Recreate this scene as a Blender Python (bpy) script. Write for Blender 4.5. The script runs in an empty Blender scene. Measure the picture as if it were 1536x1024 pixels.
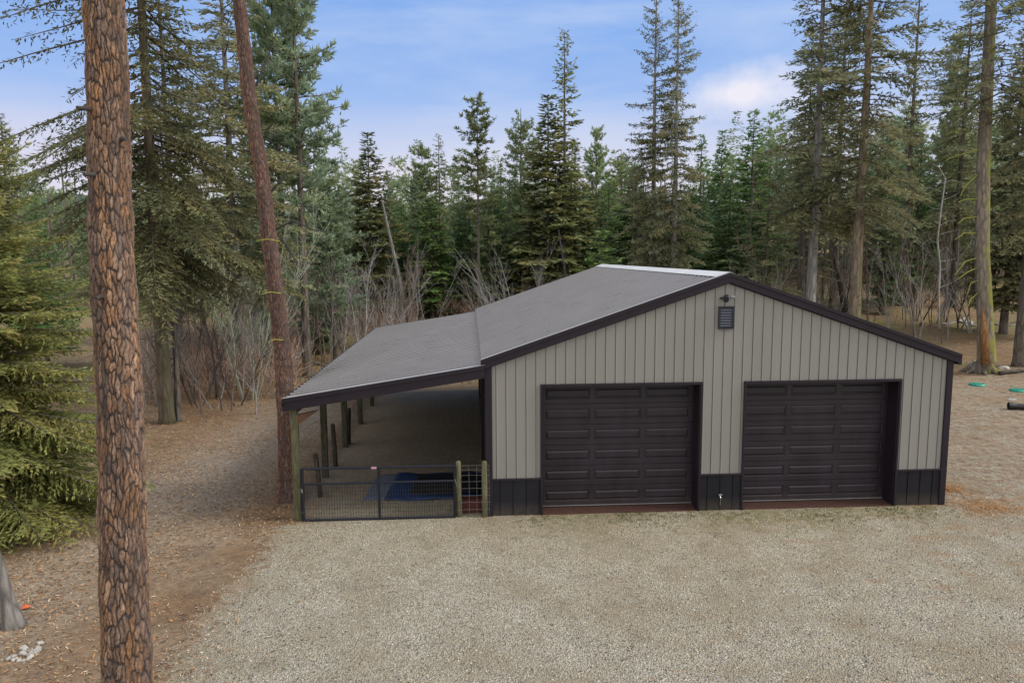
import bpy, math, random
import numpy as np
from mathutils import Vector, Matrix, noise as mnoise

PI = math.pi
scene = bpy.context.scene
col = scene.collection

# ------------------------------------------------------------------ camera
F_PX, YAW, PITCH, ROLL = 1085.0, .0572, .1181, -.0055
CAM = np.array([-.334, -16.24, 6.005])
cy_, sy_, cp_, sp_ = math.cos(YAW), math.sin(YAW), math.cos(PITCH), math.sin(PITCH)
Rv = np.array([cy_, -sy_, 0.]); Fv = np.array([sy_ * cp_, cy_ * cp_, -sp_]); Uv = np.array([sy_ * sp_, cy_ * sp_, cp_])
cr, sr = math.cos(ROLL), math.sin(ROLL)
R2 = cr * Rv + sr * Uv; U2 = -sr * Rv + cr * Uv
cam_data = bpy.data.cameras.new('camera'); cam = bpy.data.objects.new('camera', cam_data); col.objects.link(cam)
cam_data.sensor_width = 36; cam_data.lens = F_PX / 1536 * 36; cam_data.clip_end = 3000; cam_data.clip_start = .1
M = Matrix(((R2[0], U2[0], -Fv[0], CAM[0]), (R2[1], U2[1], -Fv[1], CAM[1]), (R2[2], U2[2], -Fv[2], CAM[2]), (0, 0, 0, 1)))
cam.matrix_world = M
scene.camera = cam


def ray(px, py):
    return Fv + (px - 768) / F_PX * R2 - (py - 512) / F_PX * U2


# ------------------------------------------------------------------ terrain
def height(x, y):
    x = np.asarray(x, float); y = np.asarray(y, float)
    t = y - 24 + .12 * np.maximum(x - 10, 0)
    sl = np.clip((x - 4) / 16, 0, 1); sl = .072 + .038 * sl * sl * (3 - 2 * sl)
    rise = sl * np.where(t > 0, np.sqrt(t * t + 16) - 4, 0)
    rise = 13 * np.tanh(rise / 13)
    side = .035 * np.maximum(-x - 16, 0) * np.clip((y + 20) / 30, 0, 1)
    side = 6 * np.tanh(side / 6)
    bump = .10 * np.sin(x * .35 + 1.3) * np.cos(y * .28) + .06 * np.sin(x * .9 + y * .7) + .04 * np.cos(x * 1.7 - y * 1.3)
    far = np.clip((y - 19) / 12, 0, 1) + np.clip((-x - 7) / 8, 0, 1)
    return rise + side + bump * np.clip(far, 0, 1) * 1.4


def at_depth(px, d, dz=0.):
    """ground point in the column px at forward distance d"""
    p = CAM + ray(px, 400) * d
    x, y = float(p[0]), float(p[1])
    return np.array([x, y, float(height(x, y)) + dz])


def ground_hit(px, py):
    r = ray(px, py); t = 6.
    while t < 300:
        p = CAM + r * t
        if p[2] <= float(height(p[0], p[1])): break
        t += .05
    return np.array([p[0], p[1], float(height(p[0], p[1]))])


def z_at(py, px, d):
    return float((CAM + ray(px, py) * d)[2])


# ------------------------------------------------------------------ helpers
def tag(o, label=None, cat=None, group=None, kind=None):
    if label: o['label'] = label
    if cat: o['category'] = cat
    if group: o['group'] = group
    if kind: o['kind'] = kind
    return o


def empty(name, loc, rz=0., label=None, cat=None, group=None):
    o = bpy.data.objects.new(name, None); col.objects.link(o)
    o.location = loc; o.rotation_euler = (0, 0, rz); o.empty_display_size = .3
    return tag(o, label, cat, group)


def link(name, me, parent=None, loc=None):
    o = bpy.data.objects.new(name, me); col.objects.link(o)
    if parent is not None: o.parent = parent
    if loc is not None: o.location = loc
    return o


def np_mesh(name, V, F, mat, colr=None, smooth=False):
    """V (n,3); F (m,3|4) int array; colr (n,4) point colours"""
    V = np.ascontiguousarray(V, np.float32); F = np.ascontiguousarray(F, np.int32)
    me = bpy.data.meshes.new(name)
    k = F.shape[1]
    me.vertices.add(len(V)); me.vertices.foreach_set('co', V.ravel())
    me.loops.add(F.size); me.loops.foreach_set('vertex_index', F.ravel())
    me.polygons.add(len(F)); me.polygons.foreach_set('loop_start', np.arange(0, F.size, k, dtype=np.int32))
    if smooth: me.polygons.foreach_set('use_smooth', np.ones(len(F), bool))
    me.update(calc_edges=True)
    if colr is not None:
        a = me.color_attributes.new('Col', 'FLOAT_COLOR', 'POINT')
        a.data.foreach_set('color', np.ascontiguousarray(colr, np.float32).ravel())
    me.materials.append(mat)
    return me


class MB:
    """collects boxes, prisms, tubes and quads for one mesh"""
    def __init__(s): s.v = []; s.f = []

    def add(s, vs, fs):
        n = len(s.v); s.v += [tuple(map(float, p)) for p in vs]; s.f += [tuple(i + n for i in f) for f in fs]

    def box(s, x0, x1, y0, y1, z0, z1):
        s.add([(x0, y0, z0), (x1, y0, z0), (x1, y1, z0), (x0, y1, z0), (x0, y0, z1), (x1, y0, z1), (x1, y1, z1), (x0, y1, z1)],
              [(0, 3, 2, 1), (4, 5, 6, 7), (0, 1, 5, 4), (1, 2, 6, 5), (2, 3, 7, 6), (3, 0, 4, 7)])

    def prism_y(s, poly, y0, y1):
        """polygon in xz extruded along y"""
        n = len(poly)
        s.add([(x, y0, z) for x, z in poly] + [(x, y1, z) for x, z in poly],
              [tuple(range(n)), tuple(range(2 * n - 1, n - 1, -1))] + [(i, i + n, (i + 1) % n + n, (i + 1) % n) for i in range(n)])

    def tube(s, pts, rad, n=6, cap=True):
        pts = [Vector(p) for p in pts]
        if not hasattr(rad, '__len__'): rad = [rad] * len(pts)
        vs = []; fs = []
        for i, p in enumerate(pts):
            d = (pts[min(i + 1, len(pts) - 1)] - pts[max(i - 1, 0)]).normalized()
            a = Vector((0, 0, 1)) if abs(d.z) < .9 else Vector((1, 0, 0))
            u = d.cross(a).normalized(); w = d.cross(u)
            for k in range(n):
                t = 2 * PI * k / n + .3
                vs.append(p + (u * math.cos(t) + w * math.sin(t)) * rad[i])
        for i in range(len(pts) - 1):
            for k in range(n):
                k2 = (k + 1) % n
                fs.append((i * n + k, i * n + k2, (i + 1) * n + k2, (i + 1) * n + k))
        if cap:
            fs.append(tuple(range(n - 1, -1, -1))); fs.append(tuple(range((len(pts) - 1) * n, len(pts) * n)))
        s.add(vs, fs)

    def build(s, name, mat, parent=None, smooth=False, bevel=0., loc=None):
        me = bpy.data.meshes.new(name); me.from_pydata(s.v, [], s.f); me.update()
        if smooth: me.polygons.foreach_set('use_smooth', [True] * len(me.polygons))
        me.materials.append(mat)
        o = link(name, me, parent, loc)
        if bevel:
            b = o.modifiers.new('bevel', 'BEVEL'); b.width = bevel; b.segments = 2; b.limit_method = 'ANGLE'
        return o


# ------------------------------------------------------------------ materials
def new_mat(name):
    m = bpy.data.materials.new(name); m.use_nodes = True
    nt = m.node_tree; b = nt.nodes['Principled BSDF']
    return m, nt, b


def N(nt, t, **kw):
    n = nt.nodes.new(t)
    for k, v in kw.items(): setattr(n, k, v)
    return n


def mixc(nt, fac, a, b, mode='MIX'):
    n = N(nt, 'ShaderNodeMix', data_type='RGBA', blend_type=mode)
    for sock, v in ((0, fac), (6, a), (7, b)):
        if hasattr(v, 'is_output') or isinstance(v, bpy.types.NodeSocket): nt.links.new(v, n.inputs[sock])
        elif sock == 0: n.inputs[0].default_value = v
        else: n.inputs[sock].default_value = (*v, 1) if len(v) == 3 else v
    return n.outputs[2]


def ramp(nt, src, stops):
    r = N(nt, 'ShaderNodeValToRGB'); e = r.color_ramp.elements
    while len(e) < len(stops): e.new(.5)
    for i, (p, c) in enumerate(stops):
        e[i].position = p; e[i].color = (c, c, c, 1) if not hasattr(c, '__len__') else (*c, 1)
    nt.links.new(src, r.inputs[0]); return r.outputs[0]


def noise_tex(nt, vec, scale, detail=4, rough=.55, dist=0.):
    n = N(nt, 'ShaderNodeTexNoise'); n.inputs['Scale'].default_value = scale; n.inputs['Detail'].default_value = detail
    n.inputs['Roughness'].default_value = rough; n.inputs['Distortion'].default_value = dist
    if vec is not None: nt.links.new(vec, n.inputs['Vector'])
    return n.outputs[0]


def mapping(nt, src, scale=(1, 1, 1), rot=(0, 0, 0)):
    m = N(nt, 'ShaderNodeMapping'); m.inputs['Scale'].default_value = scale; m.inputs['Rotation'].default_value = rot
    nt.links.new(src, m.inputs[0]); return m.outputs[0]


def bump(nt, b, h, strength=.5, dist=.02):
    n = N(nt, 'ShaderNodeBump'); n.inputs['Strength'].default_value = strength; n.inputs['Distance'].default_value = dist
    nt.links.new(h, n.inputs['Height']); nt.links.new(n.outputs[0], b.inputs['Normal'])


def painted(name, c, rough=.5, var=.12, scale=3., spec=.4, dirt=None, metal=0.):
    m, nt, b = new_mat(name)
    tc = N(nt, 'ShaderNodeTexCoord').outputs['Object']
    n1 = noise_tex(nt, mapping(nt, tc, (1, 1, .25)), scale, 6, .6)
    f = ramp(nt, n1, [(.3, 0.), (.72, 1.)])
    lo = tuple(x * (1 - var) for x in c); hi = tuple(min(1, x * (1 + var)) for x in c)
    out = mixc(nt, f, lo, hi)
    if dirt:
        g = N(nt, 'ShaderNodeNewGeometry').outputs['Position']; sx = N(nt, 'ShaderNodeSeparateXYZ'); nt.links.new(g, sx.inputs[0])
        z = ramp(nt, sx.outputs[2], [(0., .55), (.35, 0.)])
        n2 = noise_tex(nt, tc, 9., 5, .6)
        mm = N(nt, 'ShaderNodeMath', operation='MULTIPLY'); nt.links.new(z, mm.inputs[0]); nt.links.new(n2, mm.inputs[1])
        out = mixc(nt, mm.outputs[0], out, dirt)
    nt.links.new(out, b.inputs['Base Color'])
    rr = ramp(nt, n1, [(.2, max(.05, rough - .08)), (.8, min(1, rough + .12))]); nt.links.new(rr, b.inputs['Roughness'])
    b.inputs['Specular IOR Level'].default_value = spec; b.inputs['Metallic'].default_value = metal
    bump(nt, b, noise_tex(nt, tc, 40., 3), .08, .01)
    return m


def bark_mat(name, dark, light, scale=6., moss=None, moss_amt=.5, strength=.9):
    m, nt, b = new_mat(name)
    tc = N(nt, 'ShaderNodeTexCoord').outputs['Object']
    mp = mapping(nt, tc, (1, 1, .22))
    v = N(nt, 'ShaderNodeTexVoronoi'); v.feature = 'DISTANCE_TO_EDGE'; v.inputs['Scale'].default_value = scale; nt.links.new(mp, v.inputs['Vector'])
    n1 = noise_tex(nt, mp, scale * 2.2, 6, .65)
    f = mixc(nt, .5, ramp(nt, v.outputs[0], [(0., 0.), (.22, 1.)]), ramp(nt, n1, [(.3, 0.), (.7, 1.)]))
    c = mixc(nt, f, dark, light)
    n3 = noise_tex(nt, tc, .5, 3)
    c = mixc(nt, ramp(nt, n3, [(.35, 0.), (.7, .55)]), c, tuple(x * .55 for x in light))
    if moss:
        n2 = noise_tex(nt, tc, 1.3, 5, .7)
        g = N(nt, 'ShaderNodeNewGeometry').outputs['Normal']; sx = N(nt, 'ShaderNodeSeparateXYZ'); nt.links.new(g, sx.inputs[0])
        side = N(nt, 'ShaderNodeMath', operation='MULTIPLY_ADD'); nt.links.new(sx.outputs[0], side.inputs[0]); side.inputs[1].default_value = .22; nt.links.new(n2, side.inputs[2])
        c = mixc(nt, ramp(nt, side.outputs[0], [(.62 - moss_amt * .3, 0.), (.72 - moss_amt * .2, .85)]), c, moss)
    nt.links.new(c, b.inputs['Base Color']); b.inputs['Roughness'].default_value = .92; b.inputs['Specular IOR Level'].default_value = .15
    bump(nt, b, f, strength, .04)
    return m


def leaf_mat(name, inner, outer, alt, trans=.38, rnd=.5, gain=1.8):
    """colour comes from the vertex attribute: R = inner..tip, G = per-branch variation"""
    inner, outer, alt = [tuple(min(.6, v * gain) for v in c_) for c_ in (inner, outer, alt)]
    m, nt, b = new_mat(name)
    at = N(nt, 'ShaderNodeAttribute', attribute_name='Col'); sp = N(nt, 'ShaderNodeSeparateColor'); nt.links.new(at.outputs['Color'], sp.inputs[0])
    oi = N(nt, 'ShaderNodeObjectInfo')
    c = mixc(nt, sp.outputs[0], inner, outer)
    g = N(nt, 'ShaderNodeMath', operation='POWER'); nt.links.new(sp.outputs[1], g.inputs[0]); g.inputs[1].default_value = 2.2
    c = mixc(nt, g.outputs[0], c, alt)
    hs = N(nt, 'ShaderNodeHueSaturation')
    mr = N(nt, 'ShaderNodeMapRange'); nt.links.new(oi.outputs['Random'], mr.inputs[0]); mr.inputs[3].default_value = 1 - rnd * .5; mr.inputs[4].default_value = 1 + rnd * .6
    nt.links.new(mr.outputs[0], hs.inputs['Value'])
    mr2 = N(nt, 'ShaderNodeMapRange'); wn = N(nt, 'ShaderNodeTexWhiteNoise', noise_dimensions='1D'); nt.links.new(oi.outputs['Random'], wn.inputs['W'])
    nt.links.new(wn.outputs[0], mr2.inputs[0]); mr2.inputs[3].default_value = .5 - .022 * rnd; mr2.inputs[4].default_value = .5 + .03 * rnd
    nt.links.new(mr2.outputs[0], hs.inputs['Hue']); nt.links.new(c, hs.inputs['Color'])
    nt.links.new(hs.outputs[0], b.inputs['Base Color']); b.inputs['Roughness'].default_value = .7; b.inputs['Specular IOR Level'].default_value = .2
    tr = N(nt, 'ShaderNodeBsdfTranslucent'); nt.links.new(hs.outputs[0], tr.inputs[0])
    mx = N(nt, 'ShaderNodeMixShader'); mx.inputs[0].default_value = trans
    nt.links.new(b.outputs[0], mx.inputs[1]); nt.links.new(tr.outputs[0], mx.inputs[2])
    nt.links.new(mx.outputs[0], nt.nodes['Material Output'].inputs[0])
    return m


def attr_mat(name, rough=.9, gain=1.):
    m, nt, b = new_mat(name)
    at = N(nt, 'ShaderNodeAttribute', attribute_name='Col')
    nt.links.new(at.outputs['Color'], b.inputs['Base Color']); b.inputs['Roughness'].default_value = rough; b.inputs['Specular IOR Level'].default_value = .2
    return m


MT = {}
MT['tan'] = painted('tan_siding', (.245, .240, .224), .45, .06, 1.2, .4)
MT['dark'] = painted('dark_wainscot', (.010, .010, .016), .55, .25, 2., .3, dirt=(.16, .13, .10))
MT['trim'] = painted('dark_trim', (.017, .012, .019), .5, .2, 2., .3)
MT['door'] = painted('brown_door', (.0160, .0112, .0190), .42, .35, 2.5, .5, dirt=(.12, .09, .07))
MT['roof'] = painted('roof_metal', (.034, .027, .029), .34, .10, 1.5, .6, metal=.5)
MT['rib'] = painted('rib_highlight_metal', (.25, .24, .245), .3, .1, 1.5, .6, metal=.6)
MT['roof2'] = painted('lean_roof_metal', (.060, .050, .053), .36, .10, 1.2, .6, metal=.5)
MT['cap'] = painted('cream_ridge_cap', (.72, .69, .63), .45, .08, 2., .4)
MT['edge'] = painted('pale_drip_edge', (.42, .41, .41), .4, .08, 2., .5)
MT['sill'] = painted('red_sill', (.065, .028, .02), .8, .35, 9.)
MT['timber'] = bark_mat('treated_timber', (.06, .055, .03), (.17, .17, .10), 9, strength=.3)
MT['post_round'] = bark_mat('round_post_wood', (.08, .075, .04), (.22, .21, .12), 9, strength=.3)
MT['old_post'] = bark_mat('old_post_wood', (.035, .028, .02), (.10, .08, .055), 9, strength=.4)
MT['gate'] = painted('gate_paint', (.004, .006, .016), .35, .2, 3., .6)
MT['wire'] = painted('galvanised_wire', (.30, .30, .30), .45, .15, 4., .5, metal=.4)
MT['wire_dim'] = painted('dull_wire', (.13, .13, .125), .6, .3, 4., .3)
MT['wire_dark'] = painted('dark_wire', (.012, .013, .016), .5, .15, 4., .5)
MT['tarp'] = painted('blue_tarp', (.012, .042, .135), .5, .3, 5., .4)
MT['mat_dark'] = painted('rubber_mat', (.012, .012, .018), .8, .3, 5., .3)
MT['red'] = painted('red_crate', (.07, .018, .015), .6, .3, 5., .3)
MT['green'] = painted('green_lid', (.03, .30, .20), .45, .15, 5., .5)
MT['black'] = painted('black_plastic', (.010, .010, .012), .35, .2, 5., .5)
MT['chrome'] = painted('chrome', (.5, .5, .5), .25, .1, 5., .6, metal=.9)
MT['pink'] = painted('pink_tag', (.55, .30, .32), .6, .1, 5., .3)
MT['rock'] = painted('pale_rock', (.40, .38, .34), .9, .35, 4., .2)
MT['orange'] = painted('orange_plastic', (.65, .14, .05), .6, .2, 5., .3)
MT['bark_fir'] = bark_mat('fir_bark', (.05, .045, .04), (.22, .19, .16), 5)
MT['bark_pale'] = bark_mat('pale_bark', (.07, .065, .06), (.30, .28, .26), 5)
MT['bark_pine'] = bark_mat('pine_bark', (.06, .042, .035), (.24, .17, .125), 5)
MT['bark_moss'] = bark_mat('mossy_bark', (.07, .06, .045), (.32, .27, .21), 5, moss=(.22, .23, .045), moss_amt=.40)
MT['bark_moss2'] = bark_mat('mossy_bark_dim', (.045, .04, .03), (.17, .14, .10), 5, moss=(.085, .09, .05), moss_amt=-.05)
MT['twig'] = bark_mat('bare_twig', (.16, .15, .14), (.40, .38, .36), 7, strength=.2)
MT['twig_brown'] = bark_mat('brown_twig', (.10, .075, .065), (.26, .20, .17), 7, strength=.2)
MT['twig_dead'] = bark_mat('dead_twig', (.035, .03, .028), (.10, .09, .085), 7, strength=.2)
MT['bark_white'] = bark_mat('pale_grey_bark', (.12, .115, .11), (.48, .47, .45), 5)
MT['bark_tan'] = bark_mat('tan_bark', (.09, .07, .05), (.36, .30, .22), 5, moss=(.13, .14, .05), moss_amt=.15)
MT['timber_dark'] = bark_mat('shaded_timber', (.035, .030, .02), (.11, .10, .065), 9, strength=.3)  # darker copy of the timber, lean-to shade painted into its colour
MT['birch'] = bark_mat('birch_bark', (.22, .21, .20), (.55, .54, .53), 4, strength=.2)
MT['lichen'] = bark_mat('lichen_twig', (.24, .27, .20), (.50, .54, .43), 7, strength=.2)
MT['mossbranch'] = bark_mat('mossy_branch', (.16, .17, .03), (.34, .36, .08), 7, strength=.3)
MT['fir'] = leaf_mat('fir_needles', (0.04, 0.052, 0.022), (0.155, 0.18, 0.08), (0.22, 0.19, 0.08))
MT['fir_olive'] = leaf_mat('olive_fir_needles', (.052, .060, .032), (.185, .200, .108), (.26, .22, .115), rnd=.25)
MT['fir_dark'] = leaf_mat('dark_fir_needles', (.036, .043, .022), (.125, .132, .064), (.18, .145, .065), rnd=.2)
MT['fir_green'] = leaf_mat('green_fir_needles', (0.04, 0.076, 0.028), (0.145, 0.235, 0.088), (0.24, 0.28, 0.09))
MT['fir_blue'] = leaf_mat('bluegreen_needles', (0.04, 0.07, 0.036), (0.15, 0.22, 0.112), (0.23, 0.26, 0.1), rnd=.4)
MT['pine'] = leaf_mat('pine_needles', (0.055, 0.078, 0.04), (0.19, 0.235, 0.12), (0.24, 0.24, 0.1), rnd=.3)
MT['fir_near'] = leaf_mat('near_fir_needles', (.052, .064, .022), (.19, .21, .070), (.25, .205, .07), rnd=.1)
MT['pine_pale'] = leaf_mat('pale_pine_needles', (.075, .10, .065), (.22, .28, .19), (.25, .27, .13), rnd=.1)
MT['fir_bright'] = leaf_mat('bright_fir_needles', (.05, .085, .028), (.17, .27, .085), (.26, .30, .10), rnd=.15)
MT['litter'] = attr_mat('litter_leaf')
MT['pebble'] = attr_mat('pebble', .85)


# ------------------------------------------------------------------ foliage generators
def diamonds(P, D, L, W, c, rng, flat=.6):
    """needle sprays: one small leaf shape per row. P base, D direction, L length, W width, c colour (n,4)"""
    n = len(P)
    D = D / (np.linalg.norm(D, axis=1, keepdims=True) + 1e-9)
    A = rng.normal(size=(n, 3)) * (1 - flat) + np.array([0, 0, 1.]) * flat
    S = np.cross(D, A); S /= (np.linalg.norm(S, axis=1, keepdims=True) + 1e-9)
    L = L[:, None]; W = W[:, None]
    mid = P + D * L * .45
    V = np.stack([P, mid + S * W * .5, P + D * L, mid - S * W * .5], 1).reshape(-1, 3)
    F = np.arange(4 * n).reshape(n, 4)
    return V, F, np.repeat(c, 4, 0)


def fir_crown(seed, H, base, R, nbr, leaf=(.28, .085), spacing=.13, droop=.25, p=.75, top_up=.5, gap=.25, step=.10,
              wood=True, asym=None, s0=.2, jitter=.3, twig_k=.42, lo_up=-.1):
    rng = np.random.default_rng(seed)
    wb = MB(); Vs = []; Fs = []; Cs = []; off = 0
    zs = base + (H * .995 - base) * np.linspace(0, 1, nbr) ** 1.05
    az = 0.
    # a few empty sectors so the sky shows through
    gaps = [(rng.uniform(0, 2 * PI), rng.uniform(base, H), rng.uniform(.4, .9), rng.uniform(.5, 1.6)) for _ in range(int(H * gap * 2))]
    for i, z in enumerate(zs):
        z += rng.normal() * .12
        az += 2.399 + rng.normal() * .35
        t = (z - base) / (H - base)
        prof = R * max(.03, (1 - t)) ** p * min(1., (t + .12) / .22)
        Lb = prof * rng.uniform(.62, 1.12) + .12
        if rng.random() < .12: Lb *= .5
        if asym is not None: Lb *= asym(az, z)
        skip = False
        for (ga, gz, gw, gh) in gaps:
            da = (az - ga + PI) % (2 * PI) - PI
            if abs(da) < gw and abs(z - gz) < gh: Lb *= .45; break
        if Lb < .1: continue
        up = top_up * t ** 1.5 + lo_up * (1 - t) + rng.normal() * .08
        ns = 7
        s = np.linspace(0, 1, ns)
        ca, sa = math.cos(az), math.sin(az)
        bend = rng.normal() * .10
        hx = s * Lb; vz = Lb * (up * s - droop * (1.2 - t) * s ** 2 + .16 * s ** 3)
        lat = bend * Lb * s ** 2
        pts = np.stack([ca * hx - sa * lat, sa * hx + ca * lat, z + vz], 1)
        if wood:
            r0 = .012 + .011 * Lb
            wb.tube(pts[[0, 2, 4, 6]], [r0, r0 * .7, r0 * .4, r0 * .12], 3, False)
        m = max(2, int(Lb * (1 - s0) / spacing))
        u = s0 + (1 - s0) * (np.arange(m) + rng.random(m)) / m
        if t > .85: u = (np.arange(m) + rng.random(m)) / m
        idx = u * (ns - 1); i0 = np.clip(idx.astype(int), 0, ns - 2); fr = (idx - i0)[:, None]
        B = pts[i0] * (1 - fr) + pts[i0 + 1] * fr
        T = pts[i0 + 1] - pts[i0]; T /= np.linalg.norm(T, axis=1, keepdims=True)
        side = np.cross(T, [0, 0, 1.]); side /= (np.linalg.norm(side, axis=1, keepdims=True) + 1e-9)
        for sg in (-1, 1):
            ang = rng.uniform(.65, 1.15, m)[:, None]
            TD = T * np.cos(ang) + side * sg * np.sin(ang) + np.array([0, 0, 1.]) * rng.normal(-.12, .14, (m, 1))
            tl = np.clip(twig_k * Lb * (1.08 - u) ** .8 * rng.uniform(.6, 1.2, m), .12, 1.0)
            kk = np.maximum(1, (tl / step).astype(int))
            rep = np.repeat(np.arange(m), kk)
            within = np.concatenate([np.arange(k) for k in kk]) / np.repeat(kk, kk)
            dist = within * tl[rep]
            P = B[rep] + TD[rep] * dist[:, None]; P[:, 2] -= .25 * dist ** 2
            D = TD[rep] + rng.normal(size=(len(rep), 3)) * jitter
            LL = leaf[0] * rng.uniform(.6, 1.25, len(rep)); WW = leaf[1] * rng.uniform(.6, 1.4, len(rep))
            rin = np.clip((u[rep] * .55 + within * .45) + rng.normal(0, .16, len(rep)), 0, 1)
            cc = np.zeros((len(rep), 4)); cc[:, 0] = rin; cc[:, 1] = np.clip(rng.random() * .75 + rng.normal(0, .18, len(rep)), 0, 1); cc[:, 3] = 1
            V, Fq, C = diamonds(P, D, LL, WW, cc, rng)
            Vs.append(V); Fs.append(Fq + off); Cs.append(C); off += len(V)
    return np.concatenate(Vs), np.concatenate(Fs), np.concatenate(Cs), wb


def pine_crown(seed, H, base, R, nbr, tuft=(.30, .05), per=16, tsp=.38, p=.55, gap=.3):
    rng = np.random.default_rng(seed)
    wb = MB(); Vs = []; Fs = []; Cs = []; off = 0
    az = 0.
    for z in base + (H * .98 - base) * np.sort(rng.random(nbr)) ** .9:
        az += 2.399 + rng.normal() * .5
        t = (z - base) / (H - base)
        Lb = R * (1 - t * .93) ** p * min(1, (t + .2) / .35) * rng.uniform(.45, 1.15) + .15
        if rng.random() < gap * .5: Lb *= .4
        up = rng.uniform(-.15, .35) + .5 * t
        s = np.linspace(0, 1, 6); ca, sa = math.cos(az), math.sin(az); bend = rng.normal() * .2
        vz = Lb * (up * s - .25 * s ** 2 + .3 * s ** 3)
        pts = np.stack([ca * s * Lb - sa * bend * Lb * s ** 2, sa * s * Lb + ca * bend * Lb * s ** 2, z + vz], 1)
        r0 = .015 + .014 * Lb; wb.tube(pts[[0, 2, 3, 5]], [r0, r0 * .7, r0 * .55, r0 * .2], 3, False)
        m = max(2, int(Lb / tsp * 1.4))
        u = .35 + .65 * (np.arange(m) + rng.random(m)) / m; u[-1] = 1.
        idx = np.clip(u * 5, 0, 4.999); i0 = idx.astype(int); fr = (idx - i0)[:, None]
        B = pts[i0] * (1 - fr) + pts[i0 + 1] * fr
        T = pts[i0 + 1] - pts[i0]; T /= np.linalg.norm(T, axis=1, keepdims=True)
        Q = B + rng.normal(size=(m, 3)) * np.array([.28, .28, .16]) * Lb * .35; Q[-1] = B[-1]
        for b_, q_ in zip(B, Q):
            if rng.random() < .5: wb.tube([b_, (b_ + q_) / 2 + rng.normal(size=3) * .03, q_], [.012, .009, .006], 3, False)
        ax = T * .7 + (Q - B) * 1.2 + np.array([0, 0, .5])
        rep = np.repeat(np.arange(m), per); n = len(rep)
        D = ax[rep] + rng.normal(size=(n, 3)) * .85
        back = -ax[rep] * (rng.random((n, 1)) * .28)
        P = Q[rep] + back
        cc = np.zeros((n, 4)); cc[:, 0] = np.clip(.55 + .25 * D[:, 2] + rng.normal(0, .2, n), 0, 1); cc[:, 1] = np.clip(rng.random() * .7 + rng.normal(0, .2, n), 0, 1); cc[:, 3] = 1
        V, Fq, C = diamonds(P, D, tuft[0] * rng.uniform(.6, 1.2, n), tuft[1] * rng.uniform(.7, 1.3, n), cc, rng, .2)
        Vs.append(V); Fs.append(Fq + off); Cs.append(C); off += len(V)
    return np.concatenate(Vs), np.concatenate(Fs), np.concatenate(Cs), wb


def trunk_mesh(H, r0, mat, seed, sides=10, lean=0., taper=.9, name='trunk', flare=1.5, wig=.05):
    rng = random.Random(seed); mb = MB(); pts = []; rad = []
    n = 16
    a1, a2 = rng.uniform(0, 6), rng.uniform(0, 6)
    for i in range(n + 1):
        t = i / n; z = H * t
        if i == 1: t = .012; z = H * t
        pts.append((wig * math.sin(a1 + t * 7) * min(1, t * 4) * (1 - t) + lean * H * t, wig * math.cos(a2 + t * 6) * min(1, t * 4) * (1 - t), z - (.3 if i == 0 else 0)))
        rad.append(max(.012, r0 * (1 - taper * t) * (flare if i == 0 else (1.12 if i == 1 else 1))))
    mb.tube(pts, rad, sides, True)
    me = bpy.data.meshes.new(name); me.from_pydata(mb.v, [], mb.f); me.update(); me.polygons.foreach_set('use_smooth', [True] * len(me.polygons)); me.materials.append(mat)
    return me


def wood_dead(wb, seed, z0, z1, n, L, r=.012):
    """short bare dead limbs on the lower trunk"""
    rng = random.Random(seed)
    for _ in range(n):
        z = rng.uniform(z0, z1); a = rng.uniform(0, 2 * PI); l = L * rng.uniform(.3, 1.); up = rng.uniform(-.35, .25)
        p = [Vector((0, 0, z)), Vector((math.cos(a) * l * .5, math.sin(a) * l * .5, z + up * l * .5 + rng.uniform(-.05, .05))),
             Vector((math.cos(a + .15) * l, math.sin(a + .15) * l, z + up * l - .1 * l))]
        wb.tube(p, [r * 1.3, r, r * .4], 3, False)


def crown_mesh(V, F, C, wb, leafmat, barkmat, off=(0, 0, 0)):
    """needles and the limbs that carry them, one crown mesh with two materials"""
    n = len(V); W_ = np.array(wb.v, float).reshape(-1, 3); Fw = np.array(wb.f, int).reshape(-1, 4) + n
    me = np_mesh('crown', np.concatenate([V, W_]) + np.array(off), np.concatenate([F, Fw]), leafmat, np.concatenate([C, np.full((len(W_), 4), .5)]))
    me.materials.append(barkmat)
    me.polygons.foreach_set('material_index', np.concatenate([np.zeros(len(F), np.int32), np.ones(len(Fw), np.int32)]))
    return me


def proto(name, crown, H, r0, leafmat, barkmat, seed, dead=(0, 0, 0, 0)):
    V, F, C, wb = crown
    if dead[2]: wood_dead(wb, seed, *dead)
    return dict(name=name, crown=crown_mesh(V, F, C, wb, leafmat, barkmat), trunk=trunk_mesh(H, r0, barkmat, seed), H=H)


def plant(pr, loc, H, rz, label, cat='tree', group=None, wide=1., tilt=(0, 0), mats=None):
    e = empty(pr['name'], loc, rz, label, cat, group)
    k = H / pr['H']; e.scale = (k * wide, k * wide, k); e.rotation_euler = (tilt[0], tilt[1], rz)
    for part in ('trunk', 'crown'):
        o = link(part, pr[part], e)
        if part == 'trunk': o.scale = (1 / wide, 1 / wide, 1)      # a broad crown does not make a thick stem
        if mats and part in mats:
            o.material_slots[0].link = 'OBJECT'; o.material_slots[0].material = mats[part]
    return e


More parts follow.
